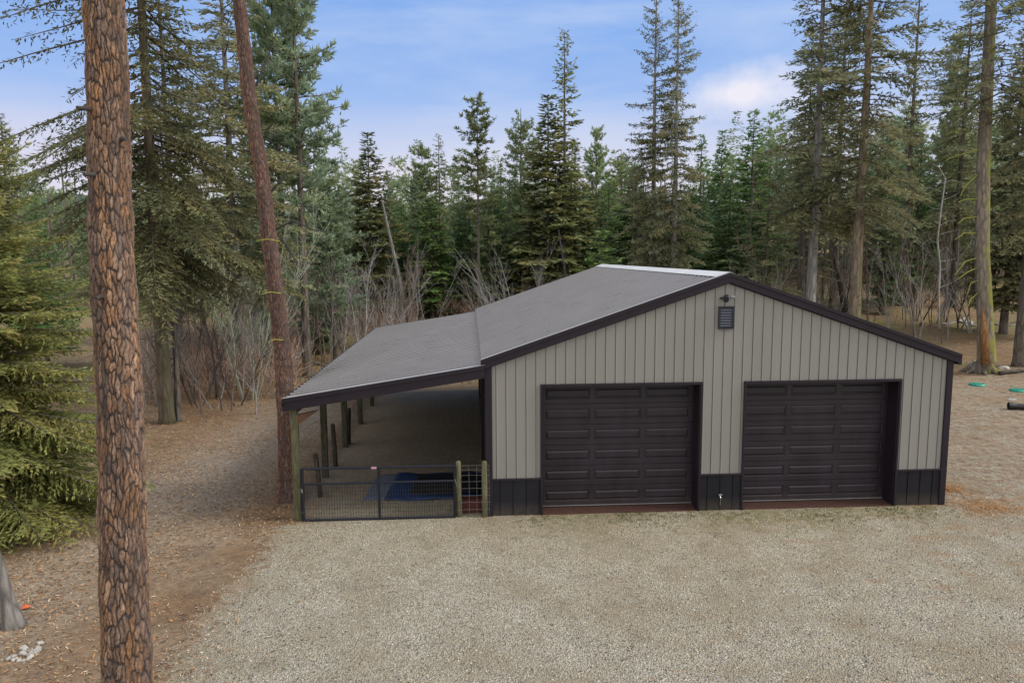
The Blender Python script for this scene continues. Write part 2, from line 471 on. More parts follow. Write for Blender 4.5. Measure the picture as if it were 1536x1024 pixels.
# ------------------------------------------------------------------ prototypes
random.seed(4)
PR = {}
PR['fir_a'] = proto('fir_tree', fir_crown(11, 22, 5.0, 2.9, 190, gap=.35, droop=.34, p=.62, spacing=.13, step=.11, leaf=(.40, .14)), 22, .27, MT['fir'], MT['bark_fir'], 1, (1, 6, 30, 1.6))
PR['fir_b'] = proto('fir_tree', fir_crown(12, 18, 1.6, 3.1, 230, gap=.1, droop=.22, p=.8, spacing=.12, step=.10, leaf=(.40, .15)), 18, .22, MT['fir_green'], MT['bark_fir'], 2)
PR['fir_c'] = proto('fir_tree', fir_crown(13, 13, .8, 2.4, 200, gap=.1, droop=.18, p=.85, spacing=.12, step=.10, leaf=(.36, .13)), 13, .16, MT['fir_green'], MT['bark_fir'], 3)
PR['fir_d'] = proto('fir_tree', fir_crown(14, 22, 3.0, 2.1, 210, gap=.3, droop=.3, p=.55, spacing=.13, step=.11, leaf=(.36, .13)), 22, .22, MT['fir'], MT['bark_fir'], 4, (1, 4, 24, 1.4))
PR['fir_e'] = proto('fir_tree', fir_crown(15, 24, 7.0, 3.4, 210, gap=.45, droop=.42, p=.5, spacing=.13, step=.10, leaf=(.40, .14)), 24, .32, MT['fir_olive'], MT['bark_fir'], 5, (1.5, 8, 36, 2.2))
PR['fir_g'] = proto('fir_tree', fir_crown(17, 24, 6.5, 3.7, 170, gap=.8, droop=.46, p=.42, spacing=.11, step=.075, leaf=(.24, .07), jitter=.4, lo_up=-.2), 24, .30, MT['fir_olive'], MT['bark_fir'], 5, (1.5, 8, 36, 2.4))
PR['fir_h'] = proto('fir_tree', fir_crown(18, 24, 4.5, 3.7, 235, gap=.5, droop=.35, p=.62, spacing=.12, step=.08, leaf=(.25, .075), jitter=.4), 24, .25, MT['fir_olive'], MT['bark_pale'], 5, (1.5, 6, 26, 1.8))
PR['fir_i'] = proto('fir_tree', fir_crown(19, 15, 1.5, 3.0, 200, gap=.35, droop=.15, p=1.0, spacing=.13, step=.10, leaf=(.36, .12), jitter=.45, top_up=.9, lo_up=.05), 15, .2, MT['fir_green'], MT['bark_fir'], 16)
PR['pine_d'] = proto('pine_tree', pine_crown(24, 17, 3., 3.0, 130, per=18, tsp=.34, tuft=(.32, .07), p=.75), 17, .22, MT['pine'], MT['bark_pine'], 18, (1, 4, 14, 1.2))
PR['fir_f'] = proto('fir_tree', fir_crown(16, 16, 1.2, 2.6, 210, gap=.2, droop=.26, p=.7, spacing=.12, step=.10, leaf=(.40, .14)), 16, .2, MT['fir_blue'], MT['bark_fir'], 6)
PR['pine_a'] = proto('pine_tree', pine_crown(21, 20, 7.5, 2.3, 110, per=20, tuft=(.34, .08)), 20, .2, MT['pine'], MT['bark_pine'], 7, (2, 8, 18, 1.2))
PR['pine_b'] = proto('pine_tree', pine_crown(22, 18, 3.5, 2.5, 140, per=20, tsp=.30, tuft=(.36, .09)), 18, .2, MT['pine'], MT['bark_pine'], 8, (1, 4, 14, 1.2))
PR['pine_c'] = proto('pine_tree', pine_crown(23, 22, 9.5, 2.0, 80, per=20, tuft=(.36, .09)), 22, .18, MT['fir'], MT['bark_pine'], 9, (3, 10, 14, .9))

# ------------------------------------------------------------------ ground
def fbm(X, Y, s, seed=0., oct=4):
    out = np.zeros(X.shape); a = 1.; tot = 0
    rs = np.random.default_rng(int(seed * 10) + 5)
    for o in range(oct):
        ph = rs.random(8) * 6.28; k = s * 2 ** o
        v = 0
        for j in range(4):
            th = rs.random() * PI
            v = v + np.sin((X * math.cos(th) + Y * math.sin(th)) * k * (1 + .3 * rs.random()) + ph[j] + 1.7 * np.sin((Y * math.cos(th) - X * math.sin(th)) * k * .7 + ph[j + 4]))
        out = out + a * v / 4; tot += a; a *= .55
    return out / tot


def smooth01(v, a, b):
    t = np.clip((v - a) / (b - a), 0, 1); return t * t * (3 - 2 * t)


def gravel_mask(X, Y):
    n = fbm(X, Y, .5, 1.)
    edge = -4.9 - .02 * Y + .55 * n
    front = smooth01(X, -.9 + edge, 1.1 + edge) * smooth01(-Y + .35 * n, -.5, .5)
    right = smooth01(X, 10.8, 11.2) * smooth01(-Y - .35 * (X - 11) * 0 + 2.0 * n, -20.5, -16.5)
    back = 0.
    return np.clip(np.maximum(front, right * .55), 0, 1)


def ground_attrs(X, Y):
    g = gravel_mask(X, Y)
    g = np.maximum(g, .8 * smooth01(X, -4.4, -3.9) * smooth01(-X, -.3, .2) * smooth01(-Y, -3.4, -.6) * (Y > -.6))  # gravel also spread under the lean-to front, its pale colour standing for sunlight
    n1 = fbm(X, Y, .22, 2.); n2 = fbm(X, Y, .6, 3.)
    # worn pale track that curves past the lean-to on its left
    track_x = -8.3 + .05 * Y + .9 * np.sin(Y * .09)
    track = np.exp(-((X - track_x) / 1.9) ** 2) * smooth01(Y, -14, -6) * smooth01(-Y, -26, -14)
    track = np.clip(track + .5 * smooth01(n2, .1, .6) * (X < -4), 0, 1) * (1 - g)
    bay_light = smooth01(X, -4.6, -4.2) * (X < .2) * smooth01(Y, 0, .5) * smooth01(-Y, -17, -15)  # lean-to floor paled in colour, standing in for light that misses it
    track = np.clip(np.maximum(track, bay_light * (1 - g)), 0, 1)
    grass = smooth01(n1 + .45 * n2, -.3, .25) * smooth01(Y, 17, 23)
    grass = np.maximum(grass, .75 * smooth01(n2, -.2, .3) * np.exp(-((Y + .55) / .95) ** 2) * (X > 1) * (X < 12))
    straw = np.maximum(smooth01(Y, 15.5, 17.5) * smooth01(-Y, -60, -30) * (X < 9), .9 * smooth01(n2, -.4, .3) * smooth01(Y, 19, 24))  # straw tone, also painted over the back floor to replace blocked sunlight
    return g, track, grass, straw


def make_ground():
    def axis(lo, hi, fine_lo, fine_hi, fine, coarse):
        a = list(np.arange(fine_lo, fine_hi, fine)); x = fine_hi; s = fine
        while x < hi: a.append(x); s = min(s * 1.18, coarse); x += s
        a.append(hi); x = fine_lo; s = fine
        while x > lo:
            s = min(s * 1.18, coarse); x -= s; a.append(max(x, lo))
        return np.array(sorted(set(a)))
    xs = axis(-900, 900, -18, 24, .2, 40); ys = axis(-300, 1500, -14, 42, .2, 40)
    X, Y = np.meshgrid(xs, ys)
    Z = height(X, Y) + .012 * fbm(X, Y, 2.5, 5.) * smooth01(np.abs(Y + 0) + np.abs(X), 0, 5)
    V = np.stack([X.ravel(), Y.ravel(), Z.ravel()], 1)
    nx, ny = len(xs), len(ys)
    i = np.arange(nx * ny).reshape(ny, nx)
    F = np.stack([i[:-1, :-1].ravel(), i[:-1, 1:].ravel(), i[1:, 1:].ravel(), i[1:, :-1].ravel()], 1)
    g, t, gr, st = ground_attrs(X.ravel(), Y.ravel())
    C = np.stack([g, t, gr, st], 1)
    m, nt, b = new_mat('ground')
    at = N(nt, 'ShaderNodeAttribute', attribute_name='Col'); sp = N(nt, 'ShaderNodeSeparateColor'); nt.links.new(at.outputs['Color'], sp.inputs[0])
    pos = N(nt, 'ShaderNodeNewGeometry').outputs['Position']
    # gravel
    v = N(nt, 'ShaderNodeTexVoronoi'); v.inputs['Scale'].default_value = 40; nt.links.new(pos, v.inputs['Vector'])
    vs = N(nt, 'ShaderNodeSeparateColor'); nt.links.new(v.outputs['Color'], vs.inputs[0])
    gc = ramp(nt, vs.outputs[0], [(0., (.10, .085, .06)), (.25, (.27, .24, .185)), (.62, (.44, .405, .315)), (.86, (.49, .45, .345)), (1., (.66, .61, .50))])
    v2 = N(nt, 'ShaderNodeTexVoronoi'); v2.inputs['Scale'].default_value = 60; nt.links.new(pos, v2.inputs['Vector'])
    vs2 = N(nt, 'ShaderNodeSeparateColor'); nt.links.new(v2.outputs['Color'], vs2.inputs[0])
    gc = mixc(nt, .58, gc, ramp(nt, vs2.outputs[1], [(0., (.11, .095, .07)), (.5, (.42, .375, .29)), (1., (.70, .65, .56))]))
    big = noise_tex(nt, pos, .55, 3, .6)
    gc = mixc(nt, ramp(nt, big, [(.40, 0.), (.66, .65)]), gc, (.30, .245, .165))
    big2 = noise_tex(nt, pos, 1.9, 3, .65)
    gc = mixc(nt, ramp(nt, big2, [(.5, 0.), (.75, .45)]), gc, (.20, .17, .125))
    gc = mixc(nt, 1., gc, (1.04, 1.035, 1.0), 'MULTIPLY')
    # pine-needle straw drifts on the gravel
    mpn = mapping(nt, pos, (1., 2.3, 1), (0, 0, .5))
    ndl = noise_tex(nt, mpn, .8, 5, .7, .6)
    sx = N(nt, 'ShaderNodeSeparateXYZ'); nt.links.new(pos, sx.inputs[0])
    rightside = ramp(nt, N(nt, 'ShaderNodeMath', operation='MULTIPLY').outputs[0], [(0., 0.), (1., 1.)])
    mul = rightside.node.inputs[0].links[0].from_node; nt.links.new(sx.outputs[0], mul.inputs[0]); mul.inputs[1].default_value = .06
    nf = N(nt, 'ShaderNodeMath', operation='MULTIPLY'); nt.links.new(ramp(nt, ndl, [(.53, 0.), (.66, .8)]), nf.inputs[0]); nt.links.new(rightside, nf.inputs[1])
    gc = mixc(nt, nf.outputs[0], gc, (.33, .19, .085))
    # dirt and litter
    d1 = noise_tex(nt, pos, 7, 4, .75, .4); d2 = noise_tex(nt, mapping(nt, pos, (1, 2.2, 1), (0, 0, .7)), 22, 3, .75, .8)
    dc = ramp(nt, d1, [(.28, (.10, .062, .036)), (.45, (.24, .165, .10)), (.6, (.37, .27, .17)), (.75, (.50, .39, .26))])
    dc = mixc(nt, .5, dc, ramp(nt, d2, [(.32, (.06, .042, .028)), (.5, (.20, .145, .09)), (.68, (.40, .30, .20))]))
    d3 = noise_tex(nt, pos, .45, 2, .6)
    dc = mixc(nt, ramp(nt, d3, [(.38, 0.), (.62, .75)]), dc, (.24, .145, .075))
    d4 = noise_tex(nt, pos, 1.6, 4, .7)
    dc = mixc(nt, ramp(nt, d4, [(.42, 0.), (.66, .6)]), dc, (.11, .075, .052))
    tc_ = ramp(nt, d1, [(.3, (.27, .225, .17)), (.7, (.50, .43, .335))])
    c = mixc(nt, sp.outputs[1], dc, mixc(nt, .35, tc_, dc))
    st_ = mixc(nt, d2, (.22, .155, .085), (.40, .31, .19))
    al = N(nt, 'ShaderNodeMath', operation='MULTIPLY'); nt.links.new(at.outputs['Alpha'], al.inputs[0]); al.inputs[1].default_value = .42
    c = mixc(nt, al.outputs[0], c, st_)
    # gravel edge broken up by noise
    ad = N(nt, 'ShaderNodeMath', operation='MULTIPLY_ADD'); nt.links.new(noise_tex(nt, pos, 3.5, 4, .7), ad.inputs[0]); ad.inputs[1].default_value = 1.1; nt.links.new(sp.outputs[0], ad.inputs[2])
    gf = ramp(nt, ad.outputs[0], [(.78, 0.), (1.25, 1.)])
    gf.node.color_ramp.elements[0].position = .70; gf.node.color_ramp.elements[1].position = 1.0
    sub = N(nt, 'ShaderNodeMath', operation='SUBTRACT'); nt.links.new(ad.outputs[0], sub.inputs[0]); sub.inputs[1].default_value = .25; nt.links.new(sub.outputs[0], gf.node.inputs[0])
    c = mixc(nt, gf, c, gc)
    # moss / grass
    g1 = noise_tex(nt, pos, 5, 4, .75)
    grf = N(nt, 'ShaderNodeMath', operation='MULTIPLY'); nt.links.new(sp.outputs[2], grf.inputs[0]); nt.links.new(ramp(nt, g1, [(.40, 0.), (.60, 1.)]), grf.inputs[1])
    c = mixc(nt, grf.outputs[0], c, mixc(nt, d2, (.10, .105, .035), (.25, .24, .10)))
    nt.links.new(c, b.inputs['Base Color']); b.inputs['Roughness'].default_value = .95; b.inputs['Specular IOR Level'].default_value = .12
    hh = mixc(nt, gf, mixc(nt, .5, d1, d2), v.outputs['Distance'])
    bump(nt, b, hh, .8, .05)
    me = np_mesh('ground', V, F, m, C, True)
    o = link('ground', me); o['kind'] = 'structure'
    tag(o, 'gravel yard running into brown forest floor', 'ground')
    return o


make_ground()

# ------------------------------------------------------------------ world and sun
SUN_EL, SUN_AZ = math.radians(42), math.radians(97)     # azimuth clockwise from +Y
w = bpy.data.worlds.new('World'); scene.world = w; w.use_nodes = True
nt = w.node_tree; bg = nt.nodes['Background']
sky = N(nt, 'ShaderNodeTexSky'); sky.sky_type = 'NISHITA'; sky.sun_disc = False; sky.sun_elevation = SUN_EL; sky.sun_rotation = SUN_AZ
sky.air_density = 1.0; sky.dust_density = .8; sky.ozone_density = 1.5
tcw = N(nt, 'ShaderNodeTexCoord').outputs['Generated']
sep = N(nt, 'ShaderNodeSeparateXYZ'); nt.links.new(tcw, sep.inputs[0])
cl = noise_tex(nt, mapping(nt, tcw, (1.3, 1.3, 6.0), (.05, .1, .3)), 1.6, 5, .58, .25)
cf = ramp(nt, cl, [(.46, 0.), (.74, .55)])
base_c = mixc(nt, .8, sky.outputs[0], (.80, 2.85, 7.4))
base_c = mixc(nt, cf, base_c, (6.2, 6.7, 7.6))
hz = ramp(nt, sep.outputs[2], [(0., .95), (.10, .85), (.22, .40), (.36, .12), (.6, .03)])
base_c = mixc(nt, hz, base_c, (4.9, 5.6, 7.3))
glow = ramp(nt, sep.outputs[2], [(0., .95), (.07, .75), (.2, .0)])
base_c = mixc(nt, glow, base_c, (6.9, 6.3, 6.6))


def cloud(px, py, r0, r1, colr, amount, sc):
    global base_c
    d = ray(px, py); d = d / np.linalg.norm(d)
    sb = N(nt, 'ShaderNodeVectorMath', operation='SUBTRACT'); nt.links.new(tcw, sb.inputs[0]); sb.inputs[1].default_value = tuple(d)
    mp = mapping(nt, sb.outputs[0], (1 / r0, 1 / r0, 1 / r1))
    ln = N(nt, 'ShaderNodeVectorMath', operation='LENGTH'); nt.links.new(mp, ln.inputs[0])
    nn = noise_tex(nt, tcw, sc, 5, .6)
    ma = N(nt, 'ShaderNodeMath', operation='MULTIPLY_ADD'); nt.links.new(nn, ma.inputs[0]); ma.inputs[1].default_value = 1.6; nt.links.new(ln.outputs['Value'], ma.inputs[2])
    f = ramp(nt, ma.outputs[0], [(.95, amount), (1., 0.)])
    sc2 = N(nt, 'ShaderNodeMath', operation='MULTIPLY'); nt.links.new(ma.outputs[0], sc2.inputs[0]); sc2.inputs[1].default_value = .55
    nt.links.new(sc2.outputs[0], f.node.inputs[0]); f.node.color_ramp.elements[0].position = .55; f.node.color_ramp.elements[1].position = .92
    base_c = mixc(nt, f, base_c, colr)


bk_ = ramp(nt, sep.outputs[1], [(0., 0.), (1., 1.)])
mpr = N(nt, 'ShaderNodeMapRange'); nt.links.new(sep.outputs[1], mpr.inputs[0]); mpr.inputs[1].default_value = .45; mpr.inputs[2].default_value = -.35
nt.links.new(mpr.outputs[0], bk_.node.inputs[0])
base_c = mixc(nt, bk_, base_c, mixc(nt, cf, (9.4, 9.3, 9.3), (12.0, 11.5, 10.9)))      # unseen bright cloud bank, added behind the viewpoint as fill light
cloud(1105, 140, .105, .048, (7.5, 7.2, 7.6), .85, 9)
cloud(610, 275, .10, .04, (6.3, 5.9, 6.6), .7, 8)
cloud(60, 240, .16, .07, (5.7, 5.6, 6.8), .6, 6)
nt.links.new(base_c, bg.inputs[0]); bg.inputs[1].default_value = .125
sun = bpy.data.lights.new('sun', 'SUN'); sun.energy = 2.9; sun.angle = math.radians(22); sun.color = (1, .93, .84)
so = bpy.data.objects.new('sun', sun); col.objects.link(so)
sd = Vector((math.sin(SUN_AZ) * math.cos(SUN_EL), math.cos(SUN_AZ) * math.cos(SUN_EL), math.sin(SUN_EL)))
so.rotation_euler = sd.to_track_quat('Z', 'Y').to_euler()

# ------------------------------------------------------------------ garage building
W, LEN, HE, HR, RX = 10.97, 15.96, 3.68, 5.56, 5.55
LW, LH, LT = 4.52, 2.84, 3.52            # lean-to width, outer height, inner height
D1, D2, D3, D4, DZ, WH = 1.283, 4.957, 6.035, 9.723, 3.024, .858
garage = empty('garage_building', (0, 0, 0), 0, 'beige metal garage with two dark roll-up doors and an open lean-to on its left side', 'building')


def roof_z(x):
    return HE + (HR - HE) * x / RX if x < RX else HR - (HR - HE) * (x - RX) / (W - RX)


def siding(name, mat, segs, y0, pitch, parent, groove=.022, rib=.010):
    """ribbed metal sheet facing -y; segs = (x0, x1, bottom, top function)"""
    mb = MB()
    for (x0, x1, zb, zt) in segs:
        xs = [(x0, 0.)]
        k = math.ceil(x0 / pitch) - 1
        while k * pitch < x1 + pitch:
            c = k * pitch
            for dx, dy in ((-.016, 0.), (-.013, groove), (-.001, groove), (.001, -rib), (.014, -rib), (.030, 0.)):
                if x0 < c + dx < x1: xs.append((c + dx, dy))
            k += 1
        xs.append((x1, 0.))
        for (a, da), (b, db) in zip(xs[:-1], xs[1:]):
            mb.add([(a, y0 + da, zb), (b, y0 + db, zb), (b, y0 + db, zt(b)), (a, y0 + da, zt(a))], [(0, 1, 2, 3)])
    return mb.build(name, mat, parent)


top = lambda x: roof_z(x) - .16
hd = lambda x: DZ + .03
siding('front_wall', MT['tan'], [(.12, D1, WH, top), (D1, D2, DZ, top), (D2, RX, WH, top), (RX, D3, WH, top), (D3, D4, DZ, top), (D4, W - .11, WH, top)], 0., .2286, garage)
one = lambda v: (lambda x: v)
for a, b in ((.05, D1), (D2, D3), (D4, W - .05)): siding('wainscot', MT['dark'], [(a, b, -.05, one(WH))], -.012, .305, garage, .014, .010)
for a, b in ((0, D1), (D2, D3), (D4, W)):
    mb = MB(); mb.box(a - (.0 if a else .02), b + (.02 if b == W else 0), -.05, -.0, WH - .012, WH + .03); mb.build('wainscot_ledge', MT['trim'], garage, bevel=.006)
mb = MB(); mb.box(-.03, .13, -.045, .12, -.1, roof_z(0) - .1); mb.build('corner_trim', MT['trim'], garage, bevel=.008)
mb = MB(); mb.box(W - .12, W + .03, -.045, .12, -.1, HE - .1); mb.build('corner_trim', MT['trim'], garage, bevel=.008)


def side_wall(x, sgn, name):
    mb = MB(); y = .12
    while y < LEN - .01:
        y2 = min(y + .2286, LEN)
        pr_ = [(y, 0), (y + .19, 0), (y + .195, .018), (y + .222, .018), (y2, 0)]
        for (a, da), (b, db) in zip(pr_[:-1], pr_[1:]):
            a = min(a, LEN); b = min(b, LEN)
            mb.add([(x + sgn * da, a, -.1), (x + sgn * db, b, -.1), (x + sgn * db, b, HE - .08), (x + sgn * da, a, HE - .08)], [(0, 1, 2, 3)])
        y = y2
    return mb.build(name, MT['dark'], garage)


side_wall(0., -1, 'side_wall'); side_wall(W, 1, 'side_wall')
mb = MB(); mb.prism_y([(0, -.1), (W, -.1), (W, HE - .1), (RX, HR - .1), (0, HE - .1)], LEN - .05, LEN); mb.build('rear_wall', MT['tan'], garage)

# door openings, doors
for (a, b) in ((D1, D2), (D3, D4)):
    mb = MB()
    mb.box(a - .045, a + .0, -.055, .0, -.02, DZ + .05); mb.box(b, b + .045, -.055, .0, -.02, DZ + .05); mb.box(a - .045, b + .045, -.058, .0, DZ, DZ + .06)
    mb.box(a - .01, a + .012, 0.003, .60, -.02, DZ); mb.box(b - .012, b + .01, 0.003, .60, -.02, DZ); mb.box(a, b, .003, .60, DZ - .005, DZ + .02)
    mb.build('door_jamb', MT['trim'], garage, bevel=.004)
    mb = MB(); mb.box(a + .01, b - .01, -.03, .62, -.08, .022); mb.build('door_sill', MT['sill'], garage, bevel=.01)
    mb = MB(); yd = .42; A, B = a + .012, b - .012; nrow = 6; rh = (DZ - .05) / nrow; nc = 3; cw = (B - A) / nc
    for r in range(nrow):
        z0 = .055 + r * rh; z1 = z0 + rh - .010
        for c in range(nc):
            x0 = A + c * cw; x1 = x0 + cw
            # section sheet with a pressed, bevelled long panel
            rings = []
            for (ix, iz, d) in ((0, 0, 0), (.10, .115, 0), (.112, .128, .014), (.128, .146, .014), (.155, .178, -.004)):
                ex0 = ix * (.55 if c > 0 else 1.0); ex1 = ix * (.55 if c < nc - 1 else 1.0)
                if ix > .05:
                    ex0 = ix - (.045 if c > 0 else 0); ex1 = ix - (.045 if c < nc - 1 else 0)
                rings.append([(x0 + ex0, yd + d, z0 + iz), (x1 - ex1, yd + d, z0 + iz), (x1 - ex1, yd + d, z1 - iz), (x0 + ex0, yd + d, z1 - iz)])
            vs = [p for r_ in rings for p in r_]; fs = []
            for k in range(len(rings) - 1):
                for j in range(4):
                    j2 = (j + 1) % 4; fs.append((k * 4 + j, k * 4 + j2, k * 4 + 4 + j2, k * 4 + 4 + j))
            n_ = (len(rings) - 1) * 4; fs.append((n_, n_ + 1, n_ + 2, n_ + 3))
            mb.add(vs, fs)
        if r: mb.add([(A, yd, z0 - .010), (B, yd, z0 - .010), (B, yd + .016, z0 - .006), (A, yd + .016, z0 - .006), (B, yd, z0), (A, yd, z0)], [(0, 1, 2, 3), (3, 2, 4, 5)])
    d = mb.build('garage_door', MT['door'], garage)
    mb = MB(); mb.box(A, B, yd + .05, yd + .07, .04, DZ); mb.build('backing', MT['trim'], d)
    mb = MB(); mb.box(A, B, yd - .012, yd + .03, .044, .062); mb.build('bottom_seal', MT['wire'], d)


# roof
def roof_sheet(name, mat, p_in, p_out, y0, y1, pitch, parent, th=.0):
    """corrugated sheet from ridge edge p_in=(x,z) to eave p_out=(x,z)"""
    mb = MB(); y = y0
    dx, dz = p_out[0] - p_in[0], p_out[1] - p_in[1]; l = math.hypot(dx, dz); nx, nz = -dz / l, dx / l
    if nz < 0: nx, nz = -nx, -nz
    prof = []
    while y < y1:
        prof += [(y, 0.), (y + pitch * .50, 0.), (y + pitch * .55, .034), (y + pitch * .75, .034), (y + pitch * .9, 0.)]
        y += pitch
    prof = [(a, h) for a, h in prof if a < y1] + [(y1, 0.)]
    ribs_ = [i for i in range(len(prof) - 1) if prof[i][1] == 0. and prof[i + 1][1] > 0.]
    vs = []
    for a, h in prof:
        vs += [(p_in[0] + nx * h, a, p_in[1] + nz * h), (p_out[0] + nx * h, a, p_out[1] + nz * h)]
    fs = [(2 * i, 2 * i + 2, 2 * i + 3, 2 * i + 1) for i in range(len(prof) - 1)]
    mb.add(vs, fs)
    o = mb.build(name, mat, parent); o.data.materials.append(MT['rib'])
    for i in ribs_: o.data.polygons[i].material_index = 1      # paler flank of each rib: sky glints painted as a second colour
    return o


rsn = (HR - HE) / RX
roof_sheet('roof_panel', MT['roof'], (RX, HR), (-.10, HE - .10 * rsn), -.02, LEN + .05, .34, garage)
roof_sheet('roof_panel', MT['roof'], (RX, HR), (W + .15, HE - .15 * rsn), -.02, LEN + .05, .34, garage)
mb = MB(); mb.prism_y([(RX - .28, HR - .28 * rsn + .042), (RX, HR + .05), (RX + .28, HR - .28 * rsn + .042), (RX + .28, HR - .28 * rsn + .036), (RX, HR + .044), (RX - .28, HR - .28 * rsn + .036)], -.04, LEN + .07)
mb.build('ridge_cap', MT['cap'], garage)
# ceiling under the roof so that no light leaks in
mb = MB(); mb.prism_y([(.02, HE - .06), (RX, HR - .06), (W - .02, HE - .06), (W - .02, HE - .10), (RX, HR - .10), (.02, HE - .10)], .02, LEN - .02); mb.build('roof_deck', MT['trim'], garage)


def fascia(name, pts, y0, y1, d, parent, mat=MT['trim']):
    mb = MB()
    for (xa, za), (xb, zb) in zip(pts[:-1], pts[1:]):
        mb.prism_y([(xa, za), (xb, zb), (xb, zb - d), (xa, za - d)], y0, y1)
    return mb.build(name, mat, parent)


ov = .12
rp = [(-ov, HE - ov * rsn), (RX, HR), (W + ov + .04, HE - (ov + .04) * rsn)]
fascia('rake_fascia', [(x, z + .012) for x, z in rp], -.11, -.02, .20, garage)
fascia('rake_trim', [(x, z + .035) for x, z in rp], -.135, -.110, .075, garage)
fascia('drip_edge', [(-ov, HE - ov * rsn + .052), (RX - .02, HR + .046)], -.125, -.04, .014, garage, MT['edge'])
mb = MB(); mb.box(W + .10, W + .18, -.1, LEN, HE - .27, HE - .07); mb.build('eave_trim', MT['trim'], garage)
fascia('closure_strip', [(.05, roof_z(.05) - .185), (RX, HR - .185), (W - .05, roof_z(W - .05) - .185)], -.035, -.02, .03, garage)

# gable vent
vx0, vx1, vz0, vz1 = 5.33, 5.68, 4.31, 4.83
SLAT = painted('slat_paint', (.09, .10, .13), .4, .1)
vent = MB()
vent.box(vx0, vx1, -.07, -.02, vz0, vz0 + .035); vent.box(vx0, vx1, -.07, -.02, vz1 - .035, vz1)
vent.box(vx0, vx0 + .035, -.072, -.02, vz0 + .035, vz1 - .035); vent.box(vx1 - .035, vx1, -.072, -.02, vz0 + .035, vz1 - .035)
vo = vent.build('vent', MT['gate'], garage)
bk = MB(); bk.box(vx0 + .03, vx1 - .03, -.028, -.020, vz0 + .03, vz1 - .03); bk.build('backing', MT['black'], vo)
for k in range(7):
    z = vz0 + .065 + k * .060
    s_ = MB(); s_.add([(vx0 + .035, -.066, z), (vx1 - .035, -.066, z), (vx1 - .035, -.034, z + .034), (vx0 + .035, -.034, z + .034), (vx0 + .035, -.066, z - .008), (vx1 - .035, -.066, z - .008)], [(0, 1, 2, 3), (4, 5, 1, 0)])
    s_.build('slat', SLAT, vo)
# security light
sl = MB(); sl.tube([(5.50, -.01, 5.04), (5.50, -.07, 5.04)], .055, 12); so_ = sl.build('security_light', MT['black'], garage, smooth=False)
h = MB(); h.tube([(5.47, -.06, 5.03), (5.44, -.16, 5.00), (5.435, -.21, 4.985)], [.03, .062, .066], 12); h.build('lamp_head', MT['gate'], so_)
h = MB(); h.tube([(5.53, -.06, 5.04), (5.60, -.12, 5.045), (5.66, -.15, 5.04)], [.022, .034, .028], 10); h.build('motion_sensor', MT['wire'], so_)
h = MB(); h.tube([(5.43, -.012, 5.02), (5.36, -.03, 5.015)], [.018, .02], 8); h.build('bracket', MT['gate'], so_)
# water tap
tp = MB(); tp.tube([(5.47, -.02, .36), (5.47, -.12, .36), (5.47, -.14, .30)], [.022, .022, .02], 10); tpo = tp.build('water_tap', MT['chrome'], garage, smooth=True)
h = MB(); h.tube([(5.47, -.11, .375), (5.47, -.11, .41)], .008, 6); h.tube([(5.43, -.11, .41), (5.51, -.11, .41)], .012, 6); h.build('handle', MT['chrome'], tpo)
h = MB(); h.tube([(5.50, -.03, .13), (5.50, -.03, .34)], .010, 6); h.build('pipe', MT['chrome'], tpo)

# lean-to
lsl = (LT - LH) / LW
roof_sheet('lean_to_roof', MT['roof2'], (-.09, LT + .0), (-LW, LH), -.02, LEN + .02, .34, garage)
mb = MB(); mb.prism_y([(-.03, LT - .03), (-LW + .05, LH - .03), (-LW + .05, LH - .055), (-.03, LT - .055)], .02, LEN); mb.build('lean_to_deck', MT['trim'], garage)
fp = [(-.03, LT + .01), (-LW - .03, LH)]
fascia('lean_to_fascia', [(x, z) for x, z in fp], -.10, -.02, .27, garage)
fascia('lean_to_trim', [(x, z + .02) for x, z in fp], -.125, -.100, .085, garage)
fascia('lean_to_drip_edge', [(x, z + .036) for x, z in fp], -.115, -.03, .008, garage, MT['edge'])
mb = MB(); mb.box(-LW - .045, -LW - .01, -.1, LEN + .02, LH - .16, LH + .012); mb.build('lean_to_eave_trim', MT['trim'], garage)
mb = MB(); mb.box(-.06, -.034, .0, LEN, LT - .05, HE - .15); mb.build('wall_flashing', MT['trim'], garage)
mb = MB(); mb.box(-LW + .10, -LW + .24, .0, LEN, LH - .35, LH - .065); mb.build('beam', MT['timber'], garage)
for k in range(9):
    y = .06 + k * (LEN - .1) / 8
    mb = MB(); mb.prism_y([(-.035, LT - .06), (-LW + .06, LH - .06), (-LW + .06, LH - .24), (-.035, LT - .24)], y + .05, y + .09); mb.build('rafter', MT['timber'], garage)
for k in range(6):
    y = .10 + k * 3.17
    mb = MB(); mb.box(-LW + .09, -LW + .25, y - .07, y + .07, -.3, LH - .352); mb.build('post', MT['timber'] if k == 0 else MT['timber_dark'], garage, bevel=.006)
mb = MB(); mb.add([(-LW + .25, .03, LH - .62), (-LW + .25, .14, LH - .62), (-LW + .72, .14, LH - .28), (-LW + .72, .03, LH - .28), (-LW + .25, .03, LH - .38), (-LW + .25, .14, LH - .38)],
                  [(0, 3, 2, 1), (0, 4, 3), (1, 2, 5), (4, 5, 2, 3), (0, 1, 5, 4)]); mb.build('knee_brace', painted('brown_brace', (.10, .05, .03), .7, .3), garage)
for sgn in (-1, 1):
    mb = MB(); xb = -LW + .17 + sgn * .088; mb.box(xb - .006, xb + .006, .06, .13, LH - .55, LH - .30); mb.build('bracket', MT['wire'], garage)
# downpipe-like dark box on the side wall
mb = MB(); mb.box(-.12, -.02, 4.2, 4.4, 1.75, 1.95); mb.tube([(-.04, 4.3, .1), (-.04, 4.3, 3.2)], .025, 6); mb.build('conduit_box', MT['black'], garage)

